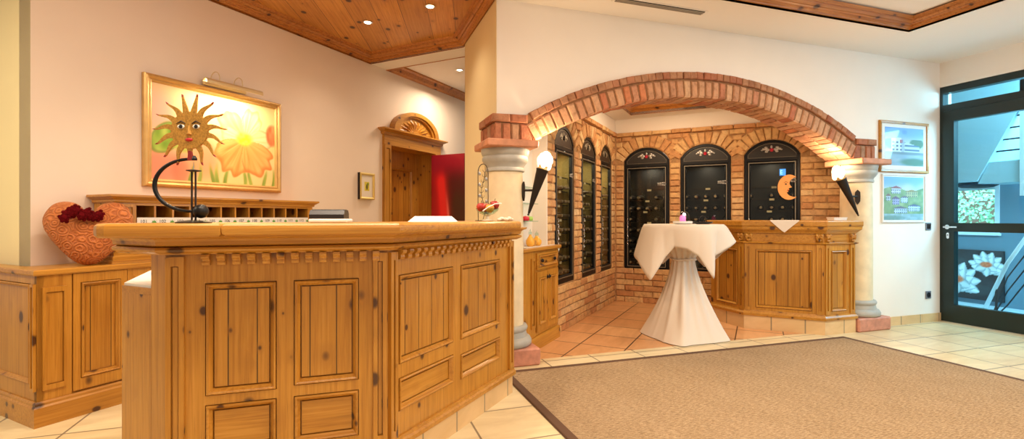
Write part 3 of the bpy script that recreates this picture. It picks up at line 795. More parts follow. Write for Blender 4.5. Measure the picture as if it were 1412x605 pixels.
# ---- things on the counter
def cam_rot(x, y): return -math.degrees(math.atan2(x, y))
def sun():
    X, Y = -.565, 2.20; k = 1.905/680
    t = thing('sun_ornament', 'balancing sun-face ornament on a black stand on the reception counter', 'ornament', (X,Y,1.1305), -18.4)
    def P(px, py, y=0.): return ((px-267)*k, y, (306-py)*k)
    MB().lathe([(.060,0),(.062,.004),(.05,.008),(.02,.012)], n=28).build('stand_base', 'dark_iron', t, smooth=True, angle=40)
    mb = MB()
    for dx in (-2.6, 2.6): mb.tube([P(267+dx,304),P(267+dx,234)], .0035)
    mb.lathe([(.012,0),(.026,.003),(.026,.006),(.010,.009)], c=P(267,235), n=20); mb.build('stand_rods', 'dark_iron', t)
    MB().tube([P(267,234),P(267,221)], [.002,.001]).build('pivot_spike', 'silver', t)
    pts = []; rs = []
    for i in range(29):
        u = i/28; a = R(82)+u*R(196)
        cx, cz, rx, rz = 262, 253.5, 49, 36
        pts.append(P(cx+rx*math.cos(a)*(1 if math.cos(a) < 0 else .45), cz-rz*math.sin(a))); rs.append(.0085-.003*abs(2*u-1))
    pts[0] = P(268,217.5); MB().tube(pts, rs, 10).build('curved_arm', 'black_metal', t, smooth=True)
    MB().ball(P(277,289.5), .027, 20).build('counterweight_ball', 'black_metal', t, smooth=True)
    MB().lathe([(.009,-.006),(.010,0),(.004,.012)], c=P(268,217), n=12).build('arm_socket', 'black_metal', t)
    # sun disc with wavy rays
    def out_at(a):
        return 27*k
    c0 = P(262,178); mb = MB(); yb_, yf_ = .004, -.006
    n = 15; ring = []
    for i in range(60):
        a = 2*PI*i/60; ring.append((c0[0]+25.5*k*math.cos(a), c0[2]+25.5*k*math.sin(a)))
    mb.prism_y(ring, yf_, yb_)
    tipl = []
    for i in range(n):
        a = -PI/2+2*PI*i/n
        ln = 51 if i else 40
        L_ = []; Rr = []
        for j in range(9):
            u = j/8; r = 21+(ln-21)*u; w = .20*(1-u)**.95*22/r+.004; sw = .07*math.sin(u*PI*1.6)*(0 if i in (0,7,8) else (1 if i < 8 else -1))
            L_.append((r, a+sw+w)); Rr.append((r, a+sw-w))
        def q(r, an): return (c0[0]+r*k*math.cos(an), c0[2]+r*k*math.sin(an))
        cut = 8
        mb.prism_y([q(*v) for v in L_[:cut]]+[q(*v) for v in Rr[:cut][::-1]], yf_+.001, yb_-.001)
        cc = 7
        tips = MB(); tipl.append(tips); tips.prism_y([q(*v) for v in L_[cc:]]+[q(*v) for v in Rr[cc:][::-1]], yf_+.0005, yb_-.0005)
    tips = tipl[0]; tips.prism_y([(c0[0]-.007,c0[2]-41*k),(c0[0]+.012,c0[2]-41*k),(c0[0]+.007,c0[2]-28*k),(c0[0]-.004,c0[2]-28*k)], yf_, yb_)
    f = mb.build('sun_face', 'sun_gold', t); [q.build('red_ray_tip', 'sun_red', f) for q in tipl]
    def F(dx, dy): return (c0[0]+dx*k, yf_-.001, c0[2]-dy*k)
    mb = MB(); nose = [F(-1.5,-7),F(-2,0),F(-4,6),F(0,7.5),F(4,6),F(2,0),F(1.5,-7)]
    mb.faces([(p[0],yf_,p[2]) for p in nose]+[(c0[0],yf_-.010,c0[2]-5*k),(c0[0],yf_-.005,c0[2]+6*k)], [(0,1,8),(1,2,7,8),(2,3,7),(3,4,7),(4,5,8,7),(5,6,8),(6,0,8)])
    mb.build('nose', 'sun_gold', f)
    for s in (-1, 1):
        e = F(s*10.5-.5,-5); MB().ball(e, 5.2*k, 14, (1,.25,.62)).build('eye', 'eye_white', f, smooth=True)
        MB().ball((e[0]+.2*k,e[1]-.0025,e[2]), 2.9*k, 12, (1,.3,1)).build('pupil', 'black_plastic', f, smooth=True)
        MB().tube([F(s*4.5-.5,-9),F(s*10-.5,-12.5),F(s*17-.5,-9)], [.002,.0035,.001], 6).build('eyebrow', 'stem_brown', f)
    MB().ball(F(0,13), 5.5*k, 12, (1,.4,.45)).build('lips', 'lip_red', f, smooth=True)
sun()
t = thing('telephone', 'black telephone handset lying on a white pad at the counter edge below the small picture', 'telephone', (-.075,2.40,1.1305), -14)
MB().box(-.082,.088,-.05,.05,0,.016,.004).build('white_pad', 'white_plastic', t)
MB().prism_x([(-.045,.017),(.045,.017),(.045,.040),(.030,.056),(-.030,.056),(-.045,.036)], -.080, .072).build('handset', 'black_plastic', t)
mb = MB()
mb.box(-.075,.068,-.024,.024,.056,.059,.001)
mb.build('keypad', 'black_plastic', t)
o = MB().prism_x([(-.05,0),(.06,0),(.02,.030),(-.01,.030)], -.13, .13).build('menu_holder', 'white_paper', None, (.445,2.70,1.1305), -18)
# splayed ends
for v in o.data.vertices:
    if v.co.z > .01: v.co.x *= .76
tag(o, 'low white wedge-shaped card holder on the reception counter in front of the pine doorway', 'card holder')
# fruit bowl
fx, fy, fz = .845, 3.03, 1.1305
t = thing('fruit_bowl', 'small white wicker fruit bowl on a stem near the right end of the counter', 'bowl', (fx,fy,fz))
MB().lathe([(.034,0),(.036,.006),(.012,.012),(.010,.030),(.022,.038)], n=24).build('foot', 'pebble', t, smooth=True, angle=40)
MB().lathe([(.018,.036),(.045,.046),(.068,.066),(.074,.082),(.070,.083),(.062,.068),(.040,.052),(.012,.046)], n=28).build('bowl', 'glass_shelf', t, smooth=True, angle=50)
mb = MB(); mb.tube([(-.050,-.070,.062),(-.02,-.078,.085),(.03,-.070,.108),(.08,-.04,.112)], .0035); mb.build('white_handle', 'white_plastic', t)
def fruit(x, y, z, r, m, lab):
    t = thing('apple', lab, 'fruit', (fx+x,fy+y,fz+z), random.uniform(0,90), 'fruit in the counter bowl')
    MB().lathe([(.004,-r*.82),(r*.45,-r*.90),(r*.85,-r*.45),(r,.05*r),(r*.9,r*.5),(r*.55,r*.82),(r*.2,r*.80),(.002,r*.62)], n=20).build('flesh', m, t, smooth=True)
    MB().tube([(0,0,r*.6),(.003,0,r*1.05),(.008,0,r*1.35)], .0018, 6).build('stem', 'stem_brown', t)
fruit(-.044,-.012,.088,.031,'red_apple','dark red apple at the left of the fruit bowl')
fruit(.006,-.030,.080,.030,'yellow_apple','orange-yellow apple at the front of the fruit bowl')
fruit(.046,-.004,.102,.031,'red_apple','red apple lying highest at the right of the fruit bowl')
fruit(.004,.036,.086,.030,'red_apple','red apple at the back of the fruit bowl, mostly hidden')
# iron vine stand
t = thing('iron_vine_stand', 'slim wrought-iron arch of leaves standing behind the fruit bowl', 'ornament', (.858,3.185,1.1305), -20)
mb = MB(); pts = [(-.032,0,0)]+[(-.034,0,.1),(-.034,0,.30)]+[(-.034*math.cos(a),0,.32+.06*math.sin(a)) for a in [i*PI/10 for i in range(11)]]+[(.034,0,.30),(.034,0,.1),(.032,0,0)]
mb.tube(pts, .0028, 6); mb.box(-.05,.05,-.03,.03,0,.004); mb.build('arch_rod', 'dark_iron', t)
mb = MB(); st = [(.012*math.sin(i*.9),.0,.01+i*.035) for i in range(10)]; mb.tube(st, .0022, 6)
for i in range(1, 10):
    for s in (-1, 1): mb.tube([(st[i][0],0,st[i][2]),(st[i][0]+s*.014,-.004,st[i][2]+.012),(st[i][0]+s*.012,0,st[i][2]+.022)], [.0015,.0015,.0008], 5)
mb.build('vine_stem', 'dark_iron', t)
for i in range(1, 9):
    s = 1 if i % 2 else -1; z = .02+i*.037
    MB().ball((s*.022,-.004,z), .010, 8, (.9,.25,1.3)).build('leaf', 'silver', t, smooth=True)
PEB = [(.925,2.985,.020),(.955,3.005,.017),(.985,3.02,.021),(.945,2.955,.015),(1.01,3.045,.014),(.90,2.955,.014)]
for i, (x, y, r) in enumerate(PEB):
    o = MB().ball((0,0,r*.7), r, 10, (1.15,.95,.7)).build('pebble', 'pebble', None, (x,y,1.1305), i*40, smooth=True)
    tag(o, 'small pale pebble in the loose row right of the fruit bowl', 'pebble', 'pebbles on the counter end')

# ================================================================== LOW WALL CABINET
sx = 1.255                                           # its outer corner, measured along the painting wall
ox, oy = LW(sx, .343)
t = thing('wall_cabinet', 'low pine cabinet wrapping round the wall corner at the far left', 'cabinet', (ox,oy,0), 45)
# local: x along the wall, y into it; left face runs along +y
MB().box(.012,2.25,.012,.335,.05,.832).build('carcass', 'pine_z', t)
lf = MB().box(.012,.07,.335,1.4,.05,.832).build('return_carcass', 'pine_z', t)
panelled(t, 0, .155, .125, .832, [], (0,0,0), 0, 'corner_post')
inset_strip(t, .022, .128, .195, .765, (0,-.004,0), 0, g=.014)
f = panelled(t, .160, .432, .150, .828, [(.195,.398,.215,.775)], (0,-.004,0), 0, 'door')
panelled(t, .437, .62, .125, .832, [], (0,0,0), 0, 'corner_post')
panelled(t, .62, 1.3, .150, .828, [(.66,.92,.215,.775),(1.0,1.26,.215,.775)], (0,0,0), 0, 'door')
panelled(t, -1.4, 0, .125, .832, [(-.66,-.07,.225,.785),(-1.33,-.73,.225,.785)], (0,0,0), -90, 'return_frame')
inset_strip(t, -.045, -.006, .195, .785, (-.004,0,0), -90, g=.008)
MB().sweep([(0,1.4),(0,0),(2.25,0)], [(.02,0),(-.018,0),(-.018,.105),(-.010,.115),(-.012,.128),(-.006,.138),(.02,.138)]).build('base_moulding', 'pine_x', t)
MB().sweep([(0,1.4),(0,0),(2.25,0)], [(.06,.832),(-.016,.832),(-.022,.840),(-.022,.858),(-.016,.864),(.06,.864)]).build('top_edge', 'pine_x', t)
mb = MB(); mb.box(.05,2.25,.05,.338,.832,.8635); mb.box(.05,.075,.338,1.4,.832,.8635); mb.build('cabinet_top', 'pine_x', t)

# pigeonhole rack on the cabinet
px_, py_ = LW(1.66, .27)
t = thing('pigeonhole_rack', 'pine key rack of twelve numbered pigeonholes under the flower painting', 'rack', (px_,py_,.8645), 45)
W = 1.53; dz = .8645
def hz_(z): return z-dz
MB().prism([(0,.012),(W,.012),(W,.262),(0,.262)], .0, .08).build('rack_base', 'pine_x', t)
MB().sweep([(0,.26),(0,0),(W,0),(W,.26)], [(.02,0),(-.035,0),(-.035,.016),(-.026,.022),(-.028,.040),(-.018,.050),(-.020,.064),(-.004,.078),(.02,.078)]).build('base_moulding', 'pine_x', t)
MB().box(0,.116,0,.262,.08,hz_(1.25)).build('side_panel', 'pine_z', t); MB().box(W-.05,W,0,.262,.08,hz_(1.25)).build('side_panel', 'pine_z', t)
inset_strip(t, .035, .10, .12, hz_(1.24), (0,0,0), 0, g=.010)
MB().box(.116,W-.05,.24,.262,.08,hz_(1.25)).build('back_panel', 'pine_x', t)
mb = MB(); mb.box(.116,W-.05,.0,.24,.08,hz_(1.102)); mb.build('lower_shelf', 'pine_x', t)
MB().box(.116,W-.05,.0,.24,hz_(1.232),hz_(1.252)).build('top_shelf', 'pine_x', t)
for k in range(1, 12):
    x = .116+k*(W-.166)/12; MB().box(x-.006,x+.006,.004,.24,hz_(1.102),hz_(1.232)).build('divider', 'pine_z', t)
MB().sweep([(0,.262),(0,0),(W,0),(W,.262)], [(.02,hz_(1.248)),(-.008,hz_(1.248)),(-.014,hz_(1.256)),(-.012,hz_(1.264)),(-.036,hz_(1.282)),(-.042,hz_(1.286)),(-.042,hz_(1.299)),(.02,hz_(1.299))]).build('cornice', 'pine_x', t)
MB().box(.0,W,.0,.262,hz_(1.285),hz_(1.298)).build('cornice_top', 'pine_x', t)
ls = MB().box(.118,W-.052,-.005,.0,hz_(1.098),hz_(1.153)).build('number_strip', 'white_paper', t)
for k in range(12):
    x = .116+(k+.36)*(W-.166)/12
    text_mesh('room_number', str(101+k), .030, 'ink', ls, (x,-.0055,hz_(1.127)))
    mb = MB(); cx = x+.062; cz = hz_(1.124)
    for a, ln in ((90,.022),(48,.020),(132,.020),(12,.017),(168,.017)):
        u = (math.cos(R(a)), math.sin(R(a))); v = (-u[1], u[0])
        pts = [(cx,cz-.008),(cx+u[0]*ln*.5-v[0]*.0042,cz-.008+u[1]*ln*.5-v[1]*.0042+.002),(cx+u[0]*ln,cz-.008+u[1]*ln+.002),(cx+u[0]*ln*.5+v[0]*.0042,cz-.008+u[1]*ln*.5+v[1]*.0042+.002)]
        mb.faces([(p[0],-.0056,p[1]) for p in pts], [(0,1,2,3)])
    mb.box(cx-.0012,cx+.0012,-.006,-.0052,cz-.016,cz-.006)
    mb.build('leaf_emblem', 'leaf_green', ls)
o = MB().box(-.04,.05,-.08,.08,0,.004).build('folded_note', 'white_paper', None, (0,0,0)); 
nx, ny = LW(2.56, .20); o.location = (nx,ny,1.1025); o.rotation_euler = (0,0,R(30)); tag(o, 'folded slip of paper lying in a pigeonhole right of the sun ornament', 'paper')

# heart cushion
hx, hy = LW(1.520, .268)
t = thing('heart_cushion', 'orange heart-shaped cushion with embossed roses leaning on the wall at left', 'cushion', (hx,hy,.865), 14)
def heart_outline(a):
    """a from 0..2pi, clockwise from the dip between the lobes"""
    t = a/PI; s_ = 1
    if t > 1: t = 2-t; s_ = -1
    t *= 10; i = min(9, int(t)); f = t-i
    g = lambda k: HP[-k] if k < 0 else (HP[20-k] if k > 10 else HP[k])
    def sg(k): return -1 if (k < 0 or k > 10) else 1
    p = [(g(k)[0]*sg(k), g(k)[1]) for k in (i-1, i, i+1, i+2)]
    c = [.5*(2*p[1][d]+(p[2][d]-p[0][d])*f+(2*p[0][d]-5*p[1][d]+4*p[2][d]-p[3][d])*f*f+(3*p[1][d]-p[0][d]-3*p[2][d]+p[3][d])*f**3) for d in (0,1)]
    return c[0]*s_*.5, c[1]-.5
HP = [(0,.74),(.20,.93),(.50,1.0),(.80,.95),(.99,.77),(.98,.60),(.84,.43),(.64,.27),(.42,.12),(.20,.02),(0,-.01)]
mb = MB(); na, nr_ = 72, 14; vs = []; fs = []
for sgn in (-1, 1):
    base = len(vs)
    for i in range(nr_+1):
        r = i/nr_
        for k in range(na):
            x, z = heart_outline(2*PI*k/na); th = .085*max(0, 1-r**2.4)**.6
            rr = r
            vs.append((x*rr*.425, sgn*th, z*rr*.385+.205))
    for i in range(nr_):
        for k in range(na):
            j = (k+1) % na; q = (base+i*na+k, base+i*na+j, base+(i+1)*na+j, base+(i+1)*na+k); fs.append(q if sgn > 0 else q[::-1])
mb.faces(vs, fs); bmesh.ops.remove_doubles(mb.bm, verts=mb.bm.verts, dist=.0008)
zmin = min(v.co.z for v in mb.bm.verts)
for v in mb.bm.verts: v.co.z -= zmin
o = mb.build('cushion_body', 'rose_velvet', t, (0,0,0), (R(-9),0,0), smooth=True)
fl = thing('rose_bunch', 'bunch of dark red fabric roses on top of the heart cushion', 'flowers', (hx-.012,hy+.0,.865), 14)
for i in range(11):
    random.seed(40+i); x = -.085+.165*((i*.618)%1); z = .285+.045*((i*.382)%1)+.015*math.sin(i); y = -.075+.015*((i*.77)%1)
    mb = MB()
    for k in range(12):
        a = 2.4*k; r = .006+.0018*k; mb.ball((x+r*math.cos(a), y-.012+.0012*k, z+r*math.sin(a)), .0105, 8, (1,.45,1))
    mb.build('rose', 'dark_rose', fl, smooth=True)
random.seed(11)
# ================================================================== ON THE PAINTING WALL
def blob(u, v, cu, cv, ru, rv, soft=.25, ang=0.):
    du, dv = u-cu, v-cv; c, s = math.cos(ang), math.sin(ang); a, b = (du*c+dv*s)/ru, (-du*s+dv*c)/rv
    d = math.hypot(a, b); return 1-sm(1-soft, 1+soft, d+.10*(vn(u*14,v*10,3)-.5))
def flower_art(u, v):
    c = lerp((.97,.87,.64), (.99,.93,.70), sm(.2,.9,v))
    c = lerp(c, (.95,.72,.62), .85*(1-sm(.0,.40,u))*(1-.5*v))
    c = lerp(c, (.97,.80,.42), .35*vn(u*5,v*4,9))
    c = lerp(c, (.93,.47,.38), .7*blob(u,v,.05,.14,.20,.20,.6)); c = lerp(c, (.95,.60,.44), .7*blob(u,v,.36,.26,.13,.24,.5)); c = lerp(c, (.88,.42,.30), .5*blob(u,v,.20,.10,.06,.16,.5))
    c = lerp(c, (.94,.66,.66), .5*blob(u,v,.05,.70,.10,.20,.6))
    g = blob(u,v,.10,.45,.09,.17,.15,-.3); c = lerp(c, lerp((.44,.60,.12),(.80,.85,.40),vn(u*22,v*8,2)), g); e = g*(1-g)*4; c = lerp(c,(.30,.46,.10),.5*e)
    c = lerp(c, (.66,.74,.26), .8*blob(u,v,.22,.38,.07,.07,.3))
    for cu in (.28,.33,.44,.49,.56,.70,.76,.90,.97):
        k = blob(u,v,cu+.02*math.sin(v*9+cu*20),.03,.016,.16,.5); c = lerp(c, lerp((.36,.52,.14),(.62,.72,.28),vn(u*30,v*6,3)), .8*k)
    x, y = (u-.71)*1.44, v-.54; r = math.hypot(x, y); ph = math.atan2(x, -y)          # 0 = straight down
    def lobe(c, a0, wd, rad, ca, cb, edge, ruf=.06):
        d = (ph-a0+PI)%(2*PI)-PI
        q = max(0., 1-(d/wd)**2); R_ = rad*q**.32*(1+ruf*(2*vn(ph*7,a0*3,8)-1)+.04*math.sin(ph*17))
        if R_ <= 0: return c
        k = 1-sm(R_-.020, R_+.006, r); st = vn(ph*13, r*5, 4)*.65+vn(ph*34, r*4, 6)*.35
        c2 = lerp(ca, cb, min(1, st*.9+.25*(r/max(R_,.01)))); c2 = lerp(c2, edge, .65*sm(R_*.80, R_, r)*k)
        return lerp(c, c2, .95*k)
    c = lobe(c, 2.75, .62, .40, (.99,.92,.42), (.99,.98,.78), (.95,.76,.30)); c = lobe(c, -2.35, .70, .40, (.98,.88,.34), (.99,.95,.62), (.93,.72,.26))
    c = lobe(c, 1.62, .72, .37, (.98,.78,.50), (.99,.92,.74), (.90,.58,.34)); c = lobe(c, -1.72, .60, .30, (.98,.84,.50), (.99,.94,.74), (.94,.70,.36))
    c = lobe(c, -.60, .95, .46, (.90,.50,.18), (.98,.78,.46), (.84,.42,.14)); c = lobe(c, .66, .86, .47, (.93,.55,.22), (.97,.76,.46), (.82,.38,.14))
    k = blob(u,v,.71,.55,.065,.07,.5); c = lerp(c, lerp((.98,.86,.12),(.99,.94,.40),vn(u*40,v*40,2)), k)
    k = blob(u,v,.97,.64,.06,.13,.2); c = lerp(c, lerp((.74,.34,.18),(.90,.58,.38),vn(u*40,v*14,5)), .85*k)
    return c
px0, py0 = LW(1.939, .03)
t = thing('flower_painting', 'large watercolour of yellow and orange flowers in a gilt frame on the left wall', 'painting', (px0,py0,1.376), 45)
FW, FH = 1.109, .80
MB().ring(0,FW,0,FH,[(0,.026),(0,-.004),(.006,-.014),(.018,-.018),(.028,-.012),(.034,-.004),(.042,-.006),(.050,-.002),(.056,.008),(.056,.026)]).build('gilt_frame', 'gold', t)
canvas('painted_sheet', .05, FW-.05, .05, FH-.05, .010, flower_art, 190, 130, 'canvas', t)
qx, qy = LW(2.345, .03)
t = thing('picture_light', 'brass picture light on two curved arms above the flower painting', 'lamp', (qx,qy,2.186), 45)
for x in (.085, .275):
    pts = [(x-.02,-.0,.004)]+[(x-.02,-.035-.055*(1-math.cos(a))/1.0+.03, .05+.055*math.sin(a)) for a in [i*PI/8 for i in range(9)]]+[(x-.02,-.118,.012)]
    MB().tube(pts, .0032, 8).build('arm', 'brass_lamp', t, smooth=True)
MB().box(.0,.36,-.016,.004,.0,.040,.003).build('wall_bar', 'brass_lamp', t)
mb = MB(); pr = [(-.118+.028*math.cos(a),.004+.024*math.sin(a)) for a in [i*PI/10 for i in range(11)]]+[(-.118+.024*math.cos(a),.002+.018*math.sin(a)) for a in [i*PI/10 for i in range(10,-1,-1)]]
mb.prism_x(pr, -.05, .42); mb.box(-.05,.42,-.147,-.143,-.012,.006); mb.build('reflector', 'brass_lamp', t)
MB().tube([(-.04,-.118,.010),(.41,-.118,.010)], .009, 10).build('light_tube', 'tube_glow', t)

ax_, ay_ = LW(4.036, .03)
t = thing('small_picture', 'small picture with a yellow motif in a pale gilt frame left of the pine doorway', 'picture', (ax_,ay_,1.352), 45)
MB().ring(0,.226,0,.292,[(0,.026),(0,-.008),(.012,-.012),(.026,-.004),(.026,.02)]).build('gilt_frame', 'pale_gold', t)
MB().box(-.002,.0,-.004,.028,0,.292).build('frame_side', 'dark_iron', t)
MB().box(.024,.202,.004,.012,.024,.268).build('mat_board', 'picture_mat', t)
def small_art(u, v):
    c = lerp((.80,.74,.16),(.92,.86,.40),vn(u*6,v*7,1)); c = lerp(c,(.30,.28,.12),blob(u,v,.5,.45,.22,.3,.5)*.8); return lerp(c,(.45,.55,.1),blob(u,v,.7,.75,.18,.15,.4))
canvas('motif', .075, .150, .095, .195, .0035, small_art, 14, 18, 'canvas', t)

# pine doorway
dx0, dy0 = LW(0,0)
t = tag(thing('door_1', 'carved pine doorway with a fan in its arched pediment', 'door', (dx0,dy0,0), 45), kind='structure')
a0, a1, j0, j1, zh = 4.53, 5.42, 4.425, 5.55, 2.0
inset_strip(t, j0, a0, .12, zh, (0,-.035,0), 0, 'jamb', g=.02); inset_strip(t, a1, j1, .12, zh, (0,-.035,0), 0, 'jamb', g=.02)
mb = MB(); mb.box(j0,a0,-.03,.0,0,zh); mb.box(a1,j1,-.03,.0,0,zh); mb.box(j0-.006,a0+.004,-.045,0,0,.12); mb.box(a1-.004,j1+.006,-.045,0,0,.12); mb.build('jamb_back', 'pine_z', t)
MB().box(j0,j1,-.034,0,zh,2.125).build('lintel', 'pine_x', t)
MB().sweep([(j0-.004,.0),(j0-.004,-.034),(j1+.004,-.034),(j1+.004,0)], [(.03,2.115),(-.012,2.115),(-.022,2.135),(-.020,2.145),(-.055,2.165),(-.07,2.172),(-.07,2.186),(.03,2.186)]).build('cornice', 'pine_x', t)
cx = 4.99; ro = .445; zb = 2.186
mb = MB(); nseg = 24
def hr(r, a, dz=0): return (cx+r*math.cos(a), zb+r*.60*math.sin(a)+dz)
for k in range(nseg):
    aa, ab = PI*k/nseg, PI*(k+1)/nseg
    for r_0, r_1, y in ((.37,ro,-.085),(.335,.372,-.065)):
        p = [hr(r_1,aa), hr(r_1,ab), hr(r_0,ab), hr(r_0,aa)]; mb.prism_y(p, y, .0)
mb.build('pediment_arch', 'pine_x', t)
MB().prism_y([hr(.345,PI*k/nseg) for k in range(nseg+1)], -.035, 0).build('pediment_board', 'pine_x', t)
mb = MB()
for k in range(11):
    a = PI*(k+.5)/11; w = .092
    p = [hr(.06,a-.3), hr(.22,a-w), hr(.285,a-w*.6), hr(.30,a), hr(.285,a+w*.6), hr(.22,a+w), hr(.06,a+.3)]
    c3 = hr(.20,a); mb.faces([(q[0],-.036,q[1]) for q in p]+[(c3[0],-.066,c3[1])], [(i,(i+1)%7,7) for i in range(7)])
mb.build('carved_fan', 'pine_z', t)
MB().prism_y([hr(.07,PI*k/10) for k in range(11)], -.06, -.03).build('fan_hub', 'pine_x', t)
mb = MB(); mb.box(a0-.02,a0,0,.28,0,zh); mb.box(a1,a1+.02,0,.28,0,zh); mb.box(a0-.02,a1+.02,0,.28,zh,zh+.02); mb.build('reveal', 'pine_z', t)
panelled(t, a0, a1, 0, zh, [(a0+.06,a1-.14,.18,.9),(a0+.06,a1-.14,1.02,1.78)], (0,.24,0), 0, 'door_leaf')
# red painted door standing open beside the doorway
t = thing('painted_door', 'open door leaf covered with a red abstract poppy picture, beside the pine doorway', 'door', (1.058,6.556,0), -45)
def red_art(u, v):
    c = lerp((.56,.03,.08),(.66,.08,.10),vn(u*3,v*4,5))
    e = .62-.18*v+.05*math.sin(v*6); k = sm(e-.10,e+.02,u); c = lerp(c, (.30,.07,.06), k*sm(.15,.5,v))
    k = sm(.0,.22,u-(.42+.35*sm(.55,.95,v)))*(1-sm(.78,.92,v+.12*u)); c = lerp(c, (.24,.14,.06), .85*k*sm(.2,.5,v))
    r0 = .28+.20*sm(.0,.75,1-v); d = (u-r0)/.17; k = math.exp(-d*d)*(1-sm(.84,.95,v)); c = lerp(c, (.93,.16,.15), k)
    d = (u-r0-.13)/.035; k = math.exp(-d*d)*sm(.15,.4,v)*(1-sm(.60,.8,v)); c = lerp(c, (.98,.55,.50), .7*k)
    c = lerp(c, (.55,.04,.14), sm(.80,.95,v)); c = lerp(c, (.80,.06,.10), (1-sm(.05,.30,v))*.6)
    return tuple(min(1, k*1.16+.01) for k in c)
MB().box(0,.515,.003,.035,.01,1.978).build('leaf_core', 'red_edge', t)
canvas('picture_face', .0, .515, .01, 1.978, -.003, red_art, 40, 130, 'glazed_print', t)
MB().box(-.050,-.012,.04,.08,.01,1.96).build('hinge_edge', 'purple_edge', t)

# ================================================================== ALCOVE
s_a, s_b = 3.62, 4.475; W = s_b-s_a
cx_, cy_ = BL(s_a, .048)
t = thing('alcove_cabinet', 'narrow pine cabinet with a drawer and two doors beside the left column', 'cabinet', (cx_,cy_,0), 45)
MB().box(.01,W-.01,.02,.19,0,.862).build('carcass', 'pine_z', t)
panelled(t, 0, .30, .12, .862, [], (0,0,0), 0, 'side_board')
inset_strip(t, .20,.28,.20,.80,(0,-.002,0),0,g=.012)
panelled(t, .30, W, .12, .862, [], (0,.008,0), 0, 'face_frame')
d = panelled(t, .325, W-.03, .695, .840, [(.36,W-.065,.715,.82)], (0,-.008,0), 0, 'drawer', hor=True)
for x in (.43, W-.13):
    mb = MB(); mb.ball((x,-.020,.770), .014, 10, (1,.7,1)); mb.ball((x,-.012,.770), .022, 10, (1.2,.25,.8)); mb.build('knob', 'dark_iron', d, (0,.008,0), smooth=True)
xm = (.325+W-.03)/2
for k, (xa, xb) in enumerate(((.325,xm-.002),(xm+.002,W-.03))):
    d = panelled(t, xa, xb, .15, .675, [(xa+.045,xb-.045,.205,.62)], (0,-.008,0), 0, 'door')
    x = xb-.022 if k == 0 else xa+.022
    mb = MB(); mb.ball((x,-.020,.615), .012, 10, (1,.7,1)); mb.ball((x,-.011,.615), .018, 10, (.7,.25,1.2)); mb.build('knob', 'dark_iron', d, (0,.008,0), smooth=True)
MB().sweep([(0,.16),(0,0),(W,0),(W,.05)], [(.02,0),(-.012,0),(-.012,.10),(-.004,.115),(.02,.12)]).build('base_moulding', 'pine_x', t)
MB().box(-.02,W+.018,-.025,.19,.862,.893,.006).build('cabinet_top', 'pine_x', t)
rx, ry = BL(4.06, .0)
o = MB().box(-.33,.33,-.05,.10,0,.004,.001).build('table_runner', 'table_linen', None, (rx,ry,.8935), 45); tag(o, 'white cloth runner on top of the narrow alcove cabinet', 'cloth')
for i, (s_, h, r, m, lb) in enumerate(((3.985,.115,.038,'amber_glass','amber glass bottle on the alcove cabinet, taller and nearer the column'),(4.045,.05,.030,'yellow_apple','low yellow glass dish between the amber bottle and the round carafe'),(4.13,.10,.044,'amber_glass','round amber glass carafe with a pointed stopper on the alcove cabinet'))):
    x, y = BL(s_, -.03)
    t = thing('glass_carafe' if i != 1 else 'glass_dish', lb, 'glassware', (x,y,.898))
    if i == 1: MB().lathe([(r*.6,0),(r,.015),(r*1.1,h),(r*.95,h),(r*.8,.02),(.005,.012)], n=20).build('dish', m, t, smooth=True, angle=50)
    else:
        MB().lathe([(r*.7,0),(r,h*.2),(r,h*.45),(r*.55,h*.7),(r*.3,h*.82),(r*.34,h*.9)], n=20).build('bottle_body', m, t, smooth=True)
        MB().lathe([(r*.28,h*.9),(r*.45,h*1.02),(r*.2,h*1.2),(.001,h*1.35)], n=14).build('stopper', 'glass_shelf', t, smooth=True)
shel = []
for z, lb in ((1.115,'lowest glass shelf in the white alcove, carrying the red and green candles'),(1.275,'upper glass shelf in the white alcove behind the torch lamp'),(1.42,'topmost glass shelf in the white alcove behind the torch lamp')):
    x, y = BL(3.95, -.15)
    o = MB().box(-.26,.26,-.10,-.001,0,.008).build('glass_shelf', 'glass_shelf', None, (x,y,z), 45); tag(o, lb, 'shelf', 'alcove shelves')
for s_, m, lb in ((4.02,'red_wax','red candle on the lowest glass shelf of the alcove'),(4.10,'lime_wax','lime green candle on the lowest glass shelf of the alcove')):
    x, y = BL(s_, -.095)
    o = MB().lathe([(.030,0),(.036,.004),(.038,.030),(.030,.040),(.012,.038),(.003,.045)], n=18).build('candle', m, None, (x,y,1.1235), smooth=True); tag(o, lb, 'candle')

